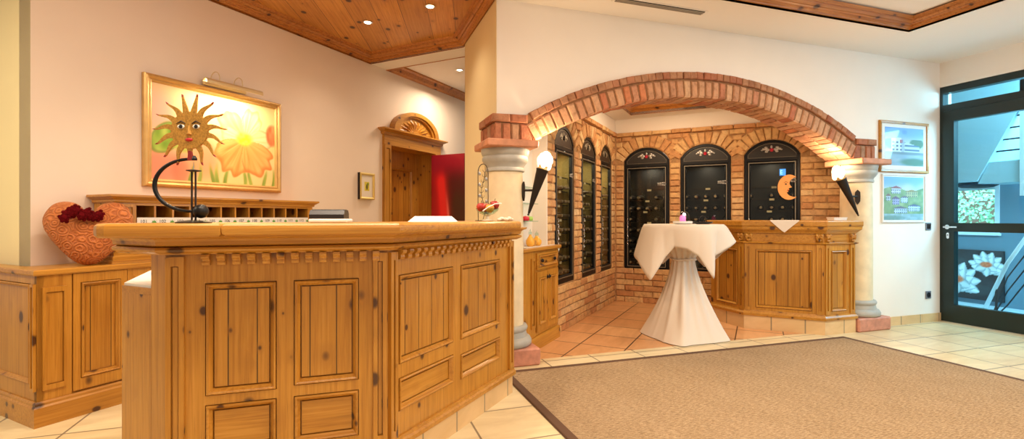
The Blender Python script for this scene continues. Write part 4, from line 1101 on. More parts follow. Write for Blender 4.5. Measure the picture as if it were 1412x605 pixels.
# ================================================================== WINE CABINETS BEHIND ARCHED GLASS DOORS
def bottle_mesh():
    mb = MB(); pr = [(.034,.0),(.037,.006),(.037,.175),(.030,.200),(.016,.222),(.0135,.285),(.0155,.287),(.0155,.296),(.010,.298)]
    mb.lathe(pr, n=14, mtx=Matrix.Rotation(PI/2,4,'X')); return mb
bproto = bottle_mesh().build('wine_bottle', 'cork_dark', smooth=True, angle=50)
bproto.data.materials.append(M('bottle_cap'))
for p in bproto.data.polygons:
    if abs(p.center.y) > .24: p.material_index = 1
used_b = [False]
def put_bottle(p, rot, label, group):
    o = bproto if not used_b[0] else bproto.copy()
    if used_b[0]: C.objects.link(o)
    used_b[0] = True
    o.location = p; o.rotation_euler = (0,0,R(rot)); tag(o, label, 'bottle', group)
def wine_cabinet(o, fr, rot, label, inside, blabel, bgroup, zmin_b, hinge_right=True, bright=False):
    l, r, zb = o; cx, cz, rr, w = op_geo(o); org = fr(cx, 0)
    t = thing('wine_cabinet', label, 'cabinet', (org[0],org[1],0), rot, 'arched wine cabinets')
    g = .006; w -= g; y0, y1 = .018, .050
    zt = 1.845
    def arcp(ww, top, n=16, r2=None):
        rr2 = (ww*ww+(top-SPR)**2)/(2*(top-SPR)); c = top-rr2; a = math.asin(min(1,ww/rr2))
        return [(rr2*math.sin(-a+2*a*i/n), c+rr2*math.cos(-a+2*a*i/n)) for i in range(n+1)]
    # case behind the glass
    D = .355
    mb = MB(); mb.box(-w,-w+.012,y1,D,zb+.01,SPR); mb.box(w-.012,w,y1,D,zb+.01,SPR); mb.box(-w,w,D-.012,D,zb+.01,SPR); mb.box(-w,w,y1,D,zb+.01,zb+.03); mb.box(-w,w,y1,D,zt+.03,zt+.045)
    mb.build('case', inside, t)
    # outer frame
    mb = MB(); fw = .026
    mb.box(-w,-w+fw,y0,y1,zb+g,SPR-.01); mb.box(w-fw,w,y0,y1,zb+g,SPR-.01); mb.box(-w+fw,w-fw,y0,y1,zb+g,zb+g+.035); mb.box(-w+fw,w-fw,y0-.006,y1,zt,zt+.030)
    po, pi = arcp(w, TOP-g), arcp(w-fw, TOP-g-fw)
    for i in range(len(po)-1):
        a, b, c, d = po[i], po[i+1], pi[i+1], pi[i]
        mb.prism_y([a,b,c,d], y0-.004, y1)
    mb.box(-w,-w+fw,y0,y1,SPR-.012,SPR+.004); mb.box(w-fw,w,y0,y1,SPR-.012,SPR+.004)
    mb.build('outer_frame', 'black_metal', t)
    # tympanum with its leaf and berry ornament
    ty = pi; mb = MB(); mb.prism_y([(w-fw,zt+.03)]+ty[::-1]+[(-w+fw,zt+.03)], y0+.008, y1-.004); ty_o = mb.build('arch_panel', 'bronze_panel' if bright else 'cabinet_black', t)
    mb = MB(); ln = arcp(w-fw-.012, TOP-g-fw-.012)
    ln3 = [(p[0],y0+.006,p[1]) for p in ln]; mb.tube([(ln[0][0],y0+.006,zt+.042)]+ln3+[(ln[-1][0],y0+.006,zt+.042),(ln[0][0],y0+.006,zt+.042)], .0018, 5); mb.build('edge_line', 'edge_line', ty_o)
    mb = MB(); zc = (zt+TOP)/2+.005
    for s in (-1,1):
        for (dx, dz, a, b) in ((.046,.004,.026,.020),(.082,.012,.024,.016),(.060,.030,.020,.014),(.056,-.020,.020,.013),(.105,.0,.014,.010)): mb.ball((s*dx,y0+.006,zc+dz), a, 8, (1,.18,b/a))
    mb.ball((0,y0+.006,zc+.035), .014, 8, (.9,.2,1.6)); mb.build('leaf_ornament', 'silver' if not bright else 'edge_line', ty_o, smooth=True)
    mb = MB()
    for dx, dz in ((0,0),(.014,.006),(-.014,.006),(0,.015),(0,-.016),(.011,-.011),(-.011,-.011)): mb.ball((dx,y0+.002,zc+dz), .008, 8)
    mb.build('berries', 'red_wax' if not bright else 'dark_iron', ty_o, smooth=True)
    # glazed door
    dw = w-fw-.003; dt = zt-.004; db = zb+.045
    d = MB().ring(-dw,dw,db,dt,[(0,y1-.004),(0,y0-.002),(.006,y0-.006),(.030,y0-.006),(.036,y0+.004),(.036,y1-.004)]).build('door_frame', 'black_metal', t)
    MB().ring(-dw,dw,db,dt,[(.014,y0-.0062),(.014,y0-.0085),(.020,y0-.0085),(.020,y0-.0062)]).build('edge_line', 'edge_line', d)
    MB().box(-dw+.032,dw-.032,y0+.014,y0+.019,db+.032,dt-.032).build('glass_pane', 'glass_cabinet', d)
    s = 1 if hinge_right else -1
    # twisted handle and leaf-shaped latch
    pts = [(-s*(dw-.018)+.006*math.cos(k*.9),y0-.022+.006*math.sin(k*.9),.78+k*.0085) for k in range(44)]
    MB().tube(pts, .0032, 6).build('twisted_handle', 'chrome', d, smooth=True)
    mb = MB(); zl = 1.60; mb.tube([(s*(dw-.006),y0-.01,zl),(s*(dw-.12),y0-.012,zl-.004)], .004, 6)
    for k in range(4):
        for q in (-1,1): mb.ball((s*(dw-.03-k*.026),y0-.012,zl+q*(.018-.003*k)), .014, 8, (1.1,.25,.55))
    mb.build('leaf_latch', 'silver', d, smooth=True)
    # shelves and bottles
    z = zb+.07; rows = []
    while z < 1.62: rows.append(z); z += .148
    for k, z in enumerate(rows):
        mb = MB()
        for y in (.085,.30): mb.box(-w+.014,w-.014,y-.006,y+.006,z-.010,z)
        mb.build('rack_rail', 'dark_iron', t)
        if z > zmin_b-.1:
            MB().box(-.025+.03*math.sin(k*2.1),.030+.03*math.sin(k*2.1),.070,.074,z-.024,z).build('price_tag', 'tag_cream', t)
        if z < zmin_b or z > 1.52: continue
        nb = 5 if w > .27 else 4; half = w-.062
        for i in range(nb):
            if random.random() < .12: continue
            x = -half+2*half*i/(nb-1)
            lx, ly, lz = x, .338, z+.0375
            c, s_ = math.cos(R(rot)), math.sin(R(rot))
            put_bottle((org[0]+c*lx-s_*ly, org[1]+s_*lx+c*ly, lz), rot, blabel, bgroup)
    return t
fl_ = lambda s, o: BL(s, o); fb_ = lambda s, o: BW(s, o)
LBL = ['arched wine cabinet in the left brick wall, nearest the column','middle arched wine cabinet of the three in the left brick wall','arched wine cabinet in the left brick wall, next to the inner corner']
BB = ['dark wine bottle lying in the left wall\'s wine cabinet nearest the column','dark wine bottle lying in the middle wine cabinet of the left brick wall','dark wine bottle lying in the left wall\'s wine cabinet next to the corner']
for o, lb, bb in zip(OPL, LBL, BB): wine_cabinet(o, fl_, 45, lb, 'olive_wall', bb, bb.replace('dark wine bottle lying','bottles'), .45, True, True)
LBB = ['arched wine cabinet in the back brick wall, next to the inner corner','arched wine cabinet in the back wall, behind the white cocktail table','arched wine cabinet with a hanging moon face, behind the pine bar']
BBB = ['dark wine bottle lying in the back wall\'s wine cabinet next to the corner','dark wine bottle lying in the back wall\'s cabinet behind the cocktail table','dark wine bottle lying in the wine cabinet with the moon face']
cabs = []
for o, lb, bb, zm in zip(OPB, LBB, BBB, (.45,.85,1.05)): cabs.append(wine_cabinet(o, fb_, -45, lb, 'cabinet_black', bb, bb.replace('dark wine bottle lying','bottles'), zm))
# reflection of a sign in the third pane, built as a glowing blue plate
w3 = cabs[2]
st = MB().box(.085,.150,.020,.0235,1.66,1.74).build('blue_reflection', 'reflection_blue', w3)
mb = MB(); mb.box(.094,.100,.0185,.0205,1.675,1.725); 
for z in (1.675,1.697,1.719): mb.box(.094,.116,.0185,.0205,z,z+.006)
mb.build('reflected_letter', 'reflection_mark', st)
# moon face hanging on the third cabinet's door
mx_, my_ = BW(.325, .03)
t = thing('moon_face', 'orange crescent moon face hanging on the wine cabinet above the pine bar', 'ornament', (mx_,my_,1.515), -45)
def moon_pts():
    out = []; R_ = .150
    for i in range(33):
        a = R(52)+R(258)*i/32; out.append((R_*.80*math.cos(a)-.0, R_*math.sin(a)))
    # inner profile: lower horn up to chin, lips, nose, brow and upper horn
    out += [(.040,-.116),(.000,-.098),(-.018,-.076),(-.024,-.062),(-.006,-.050),(-.012,-.040),(.004,-.030),(-.006,-.020),(-.002,-.012),(.030,-.002),(.014,.020),(.004,.040),(.008,.064),(.018,.088),(.050,.112)]
    return out
MB().prism_y(moon_pts(), -.008, .006).build('moon_body', 'moon_orange', t)
MB().ball((-.034,-.009,.038), .011, 10, (1,.3,.7)).build('eye', 'black_plastic', t, smooth=True)
MB().tube([(-.056,-.009,.056),(-.034,-.010,.064),(-.010,-.009,.056)], [.0015,.003,.0015], 6).build('eyebrow', 'stem_brown', t)
MB().ball((-.012,-.009,-.036), .009, 8, (1,.4,.7)).build('lips', 'lip_red', t, smooth=True)
MB().tube([(.02,.0,.12),(.03,.004,.20)], .0012, 5).build('thread', 'dark_iron', t)
# ================================================================== COCKTAIL TABLE UNDER ITS CLOTHS
TX, TY = 3.10, 4.03
t = thing('cocktail_table', 'high round cocktail table wrapped in a white cloth tied at the waist', 'table', (TX,TY,0))
MB().lathe([(.345,1.058),(.355,1.062),(.355,1.080),(.345,1.084)], n=40).build('table_top', 'white_plastic', t)
MB().lathe([(.26,0.002),(.26,.02),(.05,.04),(.035,.08),(.035,1.05),(.12,1.058)], n=24).build('pedestal', 'dark_iron', t)
mb = MB(); na = 160; Z = [1.05,1.0,.93,.86,.80,.765,.75,.735,.70,.62,.54,.45,.36,.27,.18,.10,.05,.022,.006]
vs = []; fs = []
def sq(a, p=5.): return 1/((abs(math.cos(a))**p+abs(math.sin(a))**p)**(1/p))
FOLD = [(R(233),.26,.10),(R(262),.05,.06),(R(205),.07,.06),(R(285),.05,.05),(R(175),.06,.07),(R(310),.06,.07)]
for z in Z:
    for k in range(na):
        a = 2*PI*k/na
        if z >= .75:
            u = (z-.75)/.30; r = .105+.20*u**1.25; r *= 1+.07*math.sin(a*14+.5)*(1-.3*u)
        else:
            u = 1-z/.75; b = .335*sq(a, 6); r = .105+(b-.105)*(u**1.5)
            f = 0
            for fa, am, wd in FOLD:
                d = (a-fa+PI)%(2*PI)-PI; f += am*math.exp(-(d/(wd+.10*(1-u)))**2)
            env = math.sin(min(1,u*1.15)*PI*.92)+.12
            r *= 1+f*env*.75+.045*math.sin(a*14+.5)*(1-u)**1.3+.018*math.sin(a*9+1.3)*env
        vs.append((r*math.cos(a), r*math.sin(a), z))
for i in range(len(Z)-1):
    for k in range(na):
        j = (k+1) % na; fs.append((i*na+k, i*na+j, (i+1)*na+j, (i+1)*na+k))
mb.faces(vs, fs); mb.build('skirt_cloth', 'table_linen', t, smooth=True)
mb = MB(); 
band = [(.112*(1+.03*math.sin(14*a+.5))*math.cos(a), .112*(1+.03*math.sin(14*a+.5))*math.sin(a), .752+.006*math.sin(a*3)) for a in [2*PI*i/48 for i in range(49)]]
mb.tube(band, [.011]*49, 8); mb.build('tie_band', 'table_linen', t, smooth=True)
# loose square overlay: hem given by bearing from the camera side (0 = towards the viewer, + = right)
HEM = [(-180,.37,.86),(-150,.41,.66),(-122,.38,.80),(-98,.47,.80),(-66,.455,.74),(-40,.445,.565),(-27,.35,.78),(-13,.33,.885),(6,.345,.865),(22,.365,.80),(38,.425,.60),(52,.345,.80),(68,.40,.86),(92,.475,.925),(118,.41,.80),(150,.42,.64),(180,.37,.86)]
def hem(d):
    for (a, r0, z0), (b, r1, z1) in zip(HEM, HEM[1:]):
        if a <= d <= b:
            u = (d-a)/(b-a); return r0+(r1-r0)*u, z0+(z1-z0)*u
mb = MB(); na = 220; vs = []; fs = []; rings = 0
prof = [0,.25,.5,.75,.93,1.0]
for f in prof:
    for k in range(na): a = R(-180+360*k/na); vs.append((.366*f*math.sin(a), -.366*f*math.cos(a), 1.0875))
    rings += 1
ND = 12
for i in range(1, ND+1):
    u = i/ND
    for k in range(na):
        d = -180+360*k/na; a = R(d); rh, zh = hem(d)
        rm = .366+.012*math.sin(min(1,u*4)*PI/2); r = rm+(rh-rm)*u; z = 1.0875-(1.0875-zh)*(u**1.06)
        vs.append((r*math.sin(a), -r*math.cos(a), z))
    rings += 1
for i in range(rings-1):
    for k in range(na):
        j = (k+1) % na; fs.append((i*na+k, i*na+j, (i+1)*na+j, (i+1)*na+k))
mb.faces(vs, fs); bmesh.ops.remove_doubles(mb.bm, verts=mb.bm.verts, dist=.0003)
o = mb.build('tablecloth', 'table_linen', None, (TX,TY,0), -37.6, smooth=True)
tag(o, 'square white cloth draped over the cocktail table with its corners hanging down', 'tablecloth')
m_ = o.modifiers.new('thickness', 'SOLIDIFY'); m_.thickness = .0015; m_.offset = 1
t = thing('candle_lamp', 'small white dish with a glowing pink light on the cocktail table', 'lamp', (3.065,3.99,1.0905)); t.scale = (1.35,1.35,1.4)
MB().lathe([(.052,0),(.066,.006),(.068,.018),(.060,.020),(.02,.014)], n=28).build('dish', 'white_plastic', t, smooth=True, angle=40)
MB().lathe([(.048,.018),(.050,.040),(.046,.062),(.034,.080),(.018,.088)], n=24).build('glass_cup', 'glass_clear', t, smooth=True)
MB().lathe([(.020,.018),(.022,.045),(.014,.060)], n=16).build('pink_light', 'pink_glow', t, smooth=True)
MB().ball((.006,-.008,.066), .011, 10).build('light_spot', 'white_glow', t, smooth=True)
t = thing('black_dish', 'low black dish with a wire handle beside the pink light on the cocktail table', 'dish', (3.265,3.95,1.0905)); t.scale = (1.2,1.2,1.2)
MB().lathe([(.05,0),(.075,.010),(.080,.018),(.070,.016),(.02,.008)], n=24).build('dish', 'black_plastic', t, smooth=True, angle=40)
MB().tube([(-.04,0,.016),(-.03,0,.05),(0,0,.066),(.03,0,.05),(.04,0,.016)], .003, 6).build('wire_handle', 'dark_iron', t, smooth=True)

# ================================================================== PINE BAR IN THE ARCH
q0, q1, q2, q3 = (3.935,4.62), (3.935,4.125), (4.440,3.620), (4.845,3.620)
t = thing('bar_counter', 'three-sided pine bar on a tiled plinth standing in front of the wine cabinets', 'counter', (q1[0],q1[1],0))
def rb(p): return (p[0]-q1[0], p[1]-q1[1])
q4 = (4.845,3.90)
out = [rb(q0), rb(q1), rb(q2), rb(q3), rb(q4)]
core = offset_poly(out, .028); inn = [rb((4.56,3.98)), rb((4.25,4.28)), rb((4.25,4.62))]
MB().prism(core+inn, 0, 1.06).build('carcass', 'pine_z', t)
CL = math.hypot(q2[0]-q1[0], q2[1]-q1[1])
ZB0, ZB1 = .195, .885
# chamfer face (rot -45), front face (rot 0), left face (rot -90), right end
panelled(t, 0, CL, ZB0, ZB1, [(.105,CL-.105,.225,.825)], (0,0,0), -45, 'front_frame')
inset_strip(t, .006,.066,ZB0,ZB1,(0,0,0),-45); inset_strip(t, CL-.068,CL-.008,ZB0,ZB1,(0,0,0),-45)
FWd = q3[0]-q2[0]; f0 = (q2[0]-q1[0], q2[1]-q1[1], 0)
panelled(t, 0, FWd, ZB0, ZB1, [(.088,.292,.225,.825)], f0, 0, 'end_frame')
inset_strip(t, .006,.060,ZB0,ZB1,f0,0); inset_strip(t, FWd-.070,FWd-.008,ZB0,ZB1,f0,0)
l0 = (0, q0[1]-q1[1], 0); LWd = q0[1]-q1[1]
panelled(t, 0, LWd, ZB0, ZB1, [(.09,LWd-.09,.225,.825)], l0, -90, 'side_frame')
inset_strip(t, LWd-.066,LWd-.006,ZB0,ZB1,l0,-90)
MB().box(0,.28,0,.03,.14,1.06).build('end_board', 'pine_z', t, (q3[0]-q1[0],q3[1]-q1[1],0), 90)
pt_ = [rb(q0), rb(q1), rb(q2), rb(q3), rb(q4)]
MB().sweep(pt_, [(.03,.885),(-.004,.885),(-.022,.893),(-.024,.902),(-.010,.908),(.03,.908)]).build('string_moulding', 'pine_x', t)
MB().sweep(pt_, [(.03,.906),(.004,.906),(.004,1.0),(.03,1.0)]).build('frieze', 'pine_x', t)
MB().sweep(pt_, [(.03,.995),(-.012,.995),(-.016,1.006),(-.040,1.030),(-.044,1.036),(-.046,1.062),(.03,1.062)]).build('cornice', 'pine_x', t)
MB().sweep(pt_, [(.03,.140),(-.020,.140),(-.022,.165),(-.008,.182),(-.004,.197),(.03,.197)]).build('base_moulding', 'pine_x', t)
for nm_, a, b, rt in (('plinth_tiles',q1,q2,-45),('plinth_tiles',q2,q3,0),('plinth_tiles',q0,q1,-90)):
    ln = math.hypot(b[0]-a[0], b[1]-a[1]); p = rb(a); MB().box(-.003,ln+.003,-.008,.03,0,.140).build(nm_, 'plinth_tile', t, (p[0],p[1],0), rt)
def acanthus(loc, rot, x, w=.07):
    mb = MB(); zc = .952
    mb.box(x-w*.42,x+w*.42,-.006,.006,.910,.996)
    for s in (-1,1):
        mb.ball((x+s*w*.30,-.018,.975), .017, 10, (1,.8,1)); mb.ball((x+s*w*.30,-.026,.975), .008, 8)
        mb.ball((x+s*w*.26,-.012,.945), .014, 8, (.8,.8,1.3)); mb.ball((x+s*w*.16,-.014,.925), .011, 8, (.8,.8,1.2))
    for k in range(5): mb.ball((x+(k-2)*w*.16,-.020,.965-.006*abs(k-2)), .010, 8, (.7,.9,2.0))
    mb.ball((x,-.020,.922), .012, 8, (.8,.8,1.2))
    return mb.build('carved_bracket', 'pine_z', t, loc, rot, smooth=True)
acanthus((0,0,0), -45, .040); acanthus((0,0,0), -45, CL-.045); acanthus(f0, 0, FWd-.042); acanthus(f0, 0, .034, .06); acanthus(l0, -90, LWd-.04)
top = [(3.885,4.66),(3.885,4.105),(4.418,3.568),(4.905,3.568),(4.905,3.64),(4.85,3.70),(4.83,3.88),(4.80,3.95),(4.55,4.20),(4.45,4.66)]
mb = MB(); mb.prism([rb(p) for p in top], 1.062, 1.124); o = mb.build('bar_top', 'pine_x', t)
bv = o.modifiers.new('edge', 'BEVEL'); bv.width = .012; bv.segments = 3
# hanging cloth corner on the bar: lies on the top, its point hangs over the chamfer edge
e0 = Vector((3.885,4.105)); ed = (Vector((4.418,3.568))-e0).normalized(); en = Vector((-ed.y,ed.x))
if en.dot(Vector((1,1))) < 0: en = -en
def bp(u, v): p = e0+ed*u+en*v; return (p.x, p.y)
def cloth_piece(name, label, u0, u1, tip, back, drop):
    mb = MB(); nn = 12; vs = []; fs = []
    rows = []
    for i in range(nn+1):
        u = u0+(u1-u0)*i/nn; w = 1-abs(u-tip)/((u1-tip) if u > tip else (tip-u0)); col = []
        bk_ = back*w+.03
        for v in (bk_, bk_*.66, bk_*.33): p = bp(u, v); col.append((p[0],p[1],1.1262))
        p = bp(u,-.001); col.append((p[0],p[1],1.1262)); p = bp(u,-.004); col.append((p[0],p[1],1.121))
        for k in (.33,.66,1.): p = bp(u,-.005-.002*k); col.append((p[0],p[1],1.121-(drop*w+.002)*k))
        rows.append(col)
    m = len(rows[0])
    for c in rows: vs += c
    for i in range(nn):
        for k in range(m-1): fs.append((i*m+k,(i+1)*m+k,(i+1)*m+k+1,i*m+k+1))
    mb.faces(vs, fs); o = mb.build(name, 'table_linen', None); tag(o, label, 'cloth')
    md = o.modifiers.new('thickness','SOLIDIFY'); md.thickness = .0012; md.offset = 1
cloth_piece('bar_cloth', 'white cloth on the pine bar with one pointed corner hanging over the edge', .262, .515, .385, .22, .118)
t = thing('card_box', 'flat white box on the right end of the pine bar under the torch lamp', 'box', (4.73,3.72,1.1245), -8)
MB().box(-.075,.075,-.045,.045,0,.020,.002).build('box_body', 'white_paper', t); MB().box(-.080,.080,-.050,.050,.021,.030,.002).build('lid', 'white_plastic', t)

# ================================================================== TORCH LAMPS ON THE COLUMNS
def torch(cc, cy, ang, lean, tipz, topz, label, plate_off=.148):
    """cc, cy column centre; ang = direction of the wall plate from the column axis; lean = plan vector the torch tilts along"""
    dx, dy = math.cos(R(ang)), math.sin(R(ang))
    bx_, by_ = cc+dx*plate_off, cy+dy*plate_off
    t = thing('torch_lamp', label, 'lamp', (bx_,by_,0), 0, 'torch lamps on the columns')
    zm = tipz+.19
    m = Matrix.Rotation(R(ang)+PI/2, 4, 'Z')
    mb = MB()
    pts = [(-.0,.07),(.022,.045),(.024,0),(.022,-.05),(0,-.085),(-.022,-.05),(-.024,0),(-.022,.045)]
    vs = [m @ Vector((x,0.001,z)) for x, z in pts]+[m @ Vector((x,-.012,z)) for x, z in pts]
    mb.faces([(v.x,v.y,v.z+zm) for v in vs], [tuple(range(8)), tuple(range(15,7,-1))]+[(i,(i+1)%8,8+(i+1)%8,8+i) for i in range(8)])
    mb.build('wall_plate', 'dark_iron', t)
    tip = Vector((dx*.045, dy*.045, tipz)); topv = tip+Vector((lean[0], lean[1], topz-tipz)); axis = (topv-tip).normalized()
    mid = tip+axis*(zm-tipz)/axis.z
    MB().tube([(dx*.005,dy*.005,zm),tuple(mid)], .009, 8).build('bracket_arm', 'dark_iron', t)
    rot = Vector((0,0,1)).rotation_difference(axis).to_matrix().to_4x4(); ln = (topv-tip).length
    def lt(mb, pr, n=24): return mb.lathe(pr, c=tuple(tip), n=n, mtx=rot)
    mb = MB(); lt(mb, [(.004,-.012),(.010,-.004),(.006,.004),(.010,.012),(.047,ln-.012),(.050,ln-.008),(.050,ln),(.044,ln)]); mb.build('torch_cone', 'dark_iron', t, smooth=True, angle=40)
    mb = MB()
    for k in range(9):
        a = 2*PI*k/9; r = .040; c0 = tip+axis*(ln+.045); off = rot @ Vector((r*math.cos(a), r*math.sin(a), 0)); mb.ball(tuple(c0+off+axis*(.02*(k%3))), .026, 8, (1,1,1.5))
    mb.ball(tuple(tip+axis*(ln+.10)), .045, 10, (1,1,1.1)); mb.build('glass_flame', 'flame_glow', t, smooth=True)
    mb = MB(); lt(mb, [(.040,ln),(.034,ln+.02),(.038,ln+.03)]); mb.build('flame_holder', 'gold', t)
    c0 = tip+axis*(ln+.21); return (bx_+c0.x, by_+c0.y, c0.z)
f1 = torch(1.205, 3.79, -33, (.105,-.035), 1.180, 1.535, 'iron torch lamp on the left column, leaning to the right')
f2 = torch(5.09, 3.79, -138, (-.165,.055), 1.180, 1.545, 'iron torch lamp on the right column, leaning to the left')

# ================================================================== PICTURES AND SWITCHES BY THE GLASS DOOR
def daylight_tint(c): return (c[0]*.86, c[1]*.98, min(1, c[2]*1.10+.02))  # mixes the bluish daylight by the door into the print colours
def town_a(u, v):
    sky = lerp((.86,.82,.68),(.55,.68,.80),sm(.55,.95,v+.12*vn(u*5,v*6,1))); c = lerp(sky,(.40,.52,.70),.5*sm(.6,.8,vn(u*4,v*9,2)))
    if v < .70: c = lerp(c, (.35,.45,.26), blob(u,v,.82,.60,.18,.14,.2)); c = lerp(c,(.42,.50,.34),blob(u,v,.12,.58,.12,.14,.3))
    if .16 < u < .50 and .36 < v < .72+.04*(u-.16):
        c = (.93,.92,.90)
        if v < .66 and ((u-.18) % .10) < .062 and ((v-.40) % .095) < .042: c = (.32,.34,.42)
        if .60 < v < .69 and .38 < u < .46: c = (.78,.25,.22)
        if u > .42: c = lerp(c,(.55,.58,.62),.6)
    elif .50 < u < .90 and .38 < v < .62-.22*(u-.5):
        c = (.84,.84,.82)
        if ((v-.40) % .10) < .05: c = (.36,.42,.48)
    if v < .36: c = lerp((.70,.70,.66),(.58,.62,.62),vn(u*6,v*14,4)); c = lerp(c,(.36,.46,.30),blob(u,v,.75,.10,.35,.10,.4)); c = lerp(c,(.40,.42,.38),.6*blob(u,v,.6,.33,.5,.04,.4))
    return c
def town_b(u, v):
    c = lerp((.88,.84,.72),(.56,.70,.82),sm(.72,.98,v+.10*vn(u*5,v*5,3)))
    hill = .72+.05*math.sin(u*7); 
    if v < hill: c = lerp((.52,.60,.36),(.74,.76,.50),vn(u*9,v*11,6))
    for x0, x1, z0, z1, wl_, rf in ((.18,.42,.62,.74,(.92,.86,.84),(.66,.36,.34)),(.55,.85,.54,.66,(.86,.78,.52),(.70,.58,.34)),(.20,.38,.36,.50,(.78,.70,.80),(.50,.36,.46)),(.42,.60,.40,.52,(.88,.88,.90),(.55,.45,.45)),(.05,.16,.44,.56,(.85,.82,.80),(.62,.40,.36)),(.60,.92,.20,.32,(.90,.90,.92),(.42,.42,.50)),(.25,.58,.16,.27,(.88,.88,.90),(.50,.44,.46))):
        if x0 < u < x1 and z0 < v < z1:
            c = wl_
            if ((u-x0) % .05) < .024 and ((v-z0) % .055) < .028: c = lerp(wl_,(.25,.28,.36),.75)
        if x0-.02 < u < x1+.02 and z1 <= v < z1+.055*(1-abs(2*(u-x0)/(x1-x0)-1)*.8): c = rf
    if v < .15: c = lerp((.62,.70,.66),(.78,.82,.80),vn(u*8,v*20,7)); c = lerp(c,(.40,.52,.40),.5*blob(u,v,.2,.05,.3,.06,.4))
    return lerp(c, (.45,.55,.40), .35*vn(u*22,v*24,8)*(1 if v < hill else 0))
t = thing('framed_print', 'watercolour of a white hotel building in a wooden frame beside the glass door', 'picture', (5.319,ya,1.637))
w, h = .753, .546
MB().ring(0,w,0,h,[(0,-.001),(0,-.022),(.006,-.026),(.026,-.022),(.028,-.012),(.028,-.001)]).build('wooden_frame', 'pine_x', t)
MB().box(.024,w-.024,-.010,-.002,.024,h-.024).build('mat_board', 'white_paper', t)
canvas('print_sheet', .085, w-.075, .075, h-.065, -.0112, lambda u, v: daylight_tint(town_a(u, v)), 90, 62, 'glazed_print', t, .001)
t = thing('framed_print', 'watercolour of a village in a thin pale frame beside the glass door', 'picture', (5.363,ya,1.101))
w, h = .662, .514
MB().ring(0,w,0,h,[(0,-.001),(0,-.018),(.008,-.020),(.012,-.010),(.012,-.001)]).build('pale_frame', 'white_plastic', t)
MB().box(.010,w-.010,-.008,-.002,.010,h-.010).build('mat_board', 'white_paper', t)
canvas('print_sheet', .030, w-.026, .026, h-.026, -.0092, lambda u, v: daylight_tint(town_b(u, v)), 90, 66, 'glazed_print', t, .001)
for z, lb in ((1.055,'light switch beside the glass door, below the village picture'),(.300,'wall socket low on the white wall beside the glass door')):
    t = thing('light_switch' if z > 1 else 'wall_socket', lb, 'switch' if z > 1 else 'socket', (6.085,ya,z))
    MB().box(-.042,.042,-.011,-.001,-.042,.042,.003).build('cover_plate', 'grey_plastic', t)
    if z > 1: MB().prism_x([(-.011,-.028),(-.019,.028),(-.011,.028)], -.028, .028).build('rocker', 'black_plastic', t)
    else:
        MB().lathe([(.030,0),(.030,.004),(.022,.005),(.022,.002)], n=20, mtx=Matrix.Rotation(PI/2,4,'X'), c=(0,-.010,0)).build('socket_ring', 'black_plastic', t)

# ================================================================== GLASS DOOR AND THE STAIR HALL BEHIND IT
t = struct(thing('door_2', None, None, (XR,3.748,0), -90)); tag(t, 'dark framed glass door with a transom light at the right edge', 'door')
DW = 1.70                                    # local x runs towards the camera side
mb = MB(); mb.box(0,.058,0,.09,0,2.60); mb.box(DW-.06,DW,0,.09,0,2.60); mb.box(.058,DW-.06,0,.09,2.53,2.60); mb.box(.058,DW-.06,0,.09,2.33,2.40); mb.build('outer_frame', 'green_black', t)
mb = MB(); a, b = .064, 1.10
mb.box(a,a+.105,-.012,.06,.012,2.325); mb.box(b-.105,b,-.012,.06,.012,2.325); mb.box(a+.105,b-.105,-.012,.06,2.21,2.325); mb.box(a+.105,b-.105,-.012,.06,.012,.20); mb.box(a+.105,b-.105,-.012,.06,1.0,1.096)
lf = mb.build('door_leaf', 'green_black', t)
MB().box(b+.006,b+.05,0,.08,0,2.33).build('mullion', 'green_black', t)
mb = MB(); mb.box(a+.10,b-.10,.02,.028,1.09,2.215); mb.box(a+.10,b-.10,.02,.028,.195,1.005); mb.build('glass_pane', 'glass_door', lf)
MB().box(.05,DW-.05,.03,.038,2.395,2.535).build('transom_glass', 'glass_door', t)
mb = MB(); x = a+.045; mb.lathe([(.024,0),(.024,.008),(.010,.010),(.010,.045)], c=(x,-.012,1.050), n=18, mtx=Matrix.Rotation(PI/2,4,'X')); mb.tube([(x-.015,-.055,1.05),(x,-.055,1.05),(x+.115,-.055,1.05)], .010, 10); mb.build('lever_handle', 'chrome', lf, smooth=True, angle=40)
mb = MB(); mb.prism_y([(x+.006+.013*math.cos(q),.955+.013*math.sin(q)+(.020 if math.sin(q) > 0 else -.020)) for q in [2*PI*i/20 for i in range(20)]], -.020, -.012); ck = mb.build('lock_plate', 'chrome', lf)
MB().lathe([(.006,0),(.006,.003)], c=(x+.006,-.020,.962), n=10, mtx=Matrix.Rotation(PI/2,4,'X')).build('keyhole', 'black_plastic', ck)
MB().box(0,DW,-.02,.10,.0,.010).build('threshold', 'chrome', t)

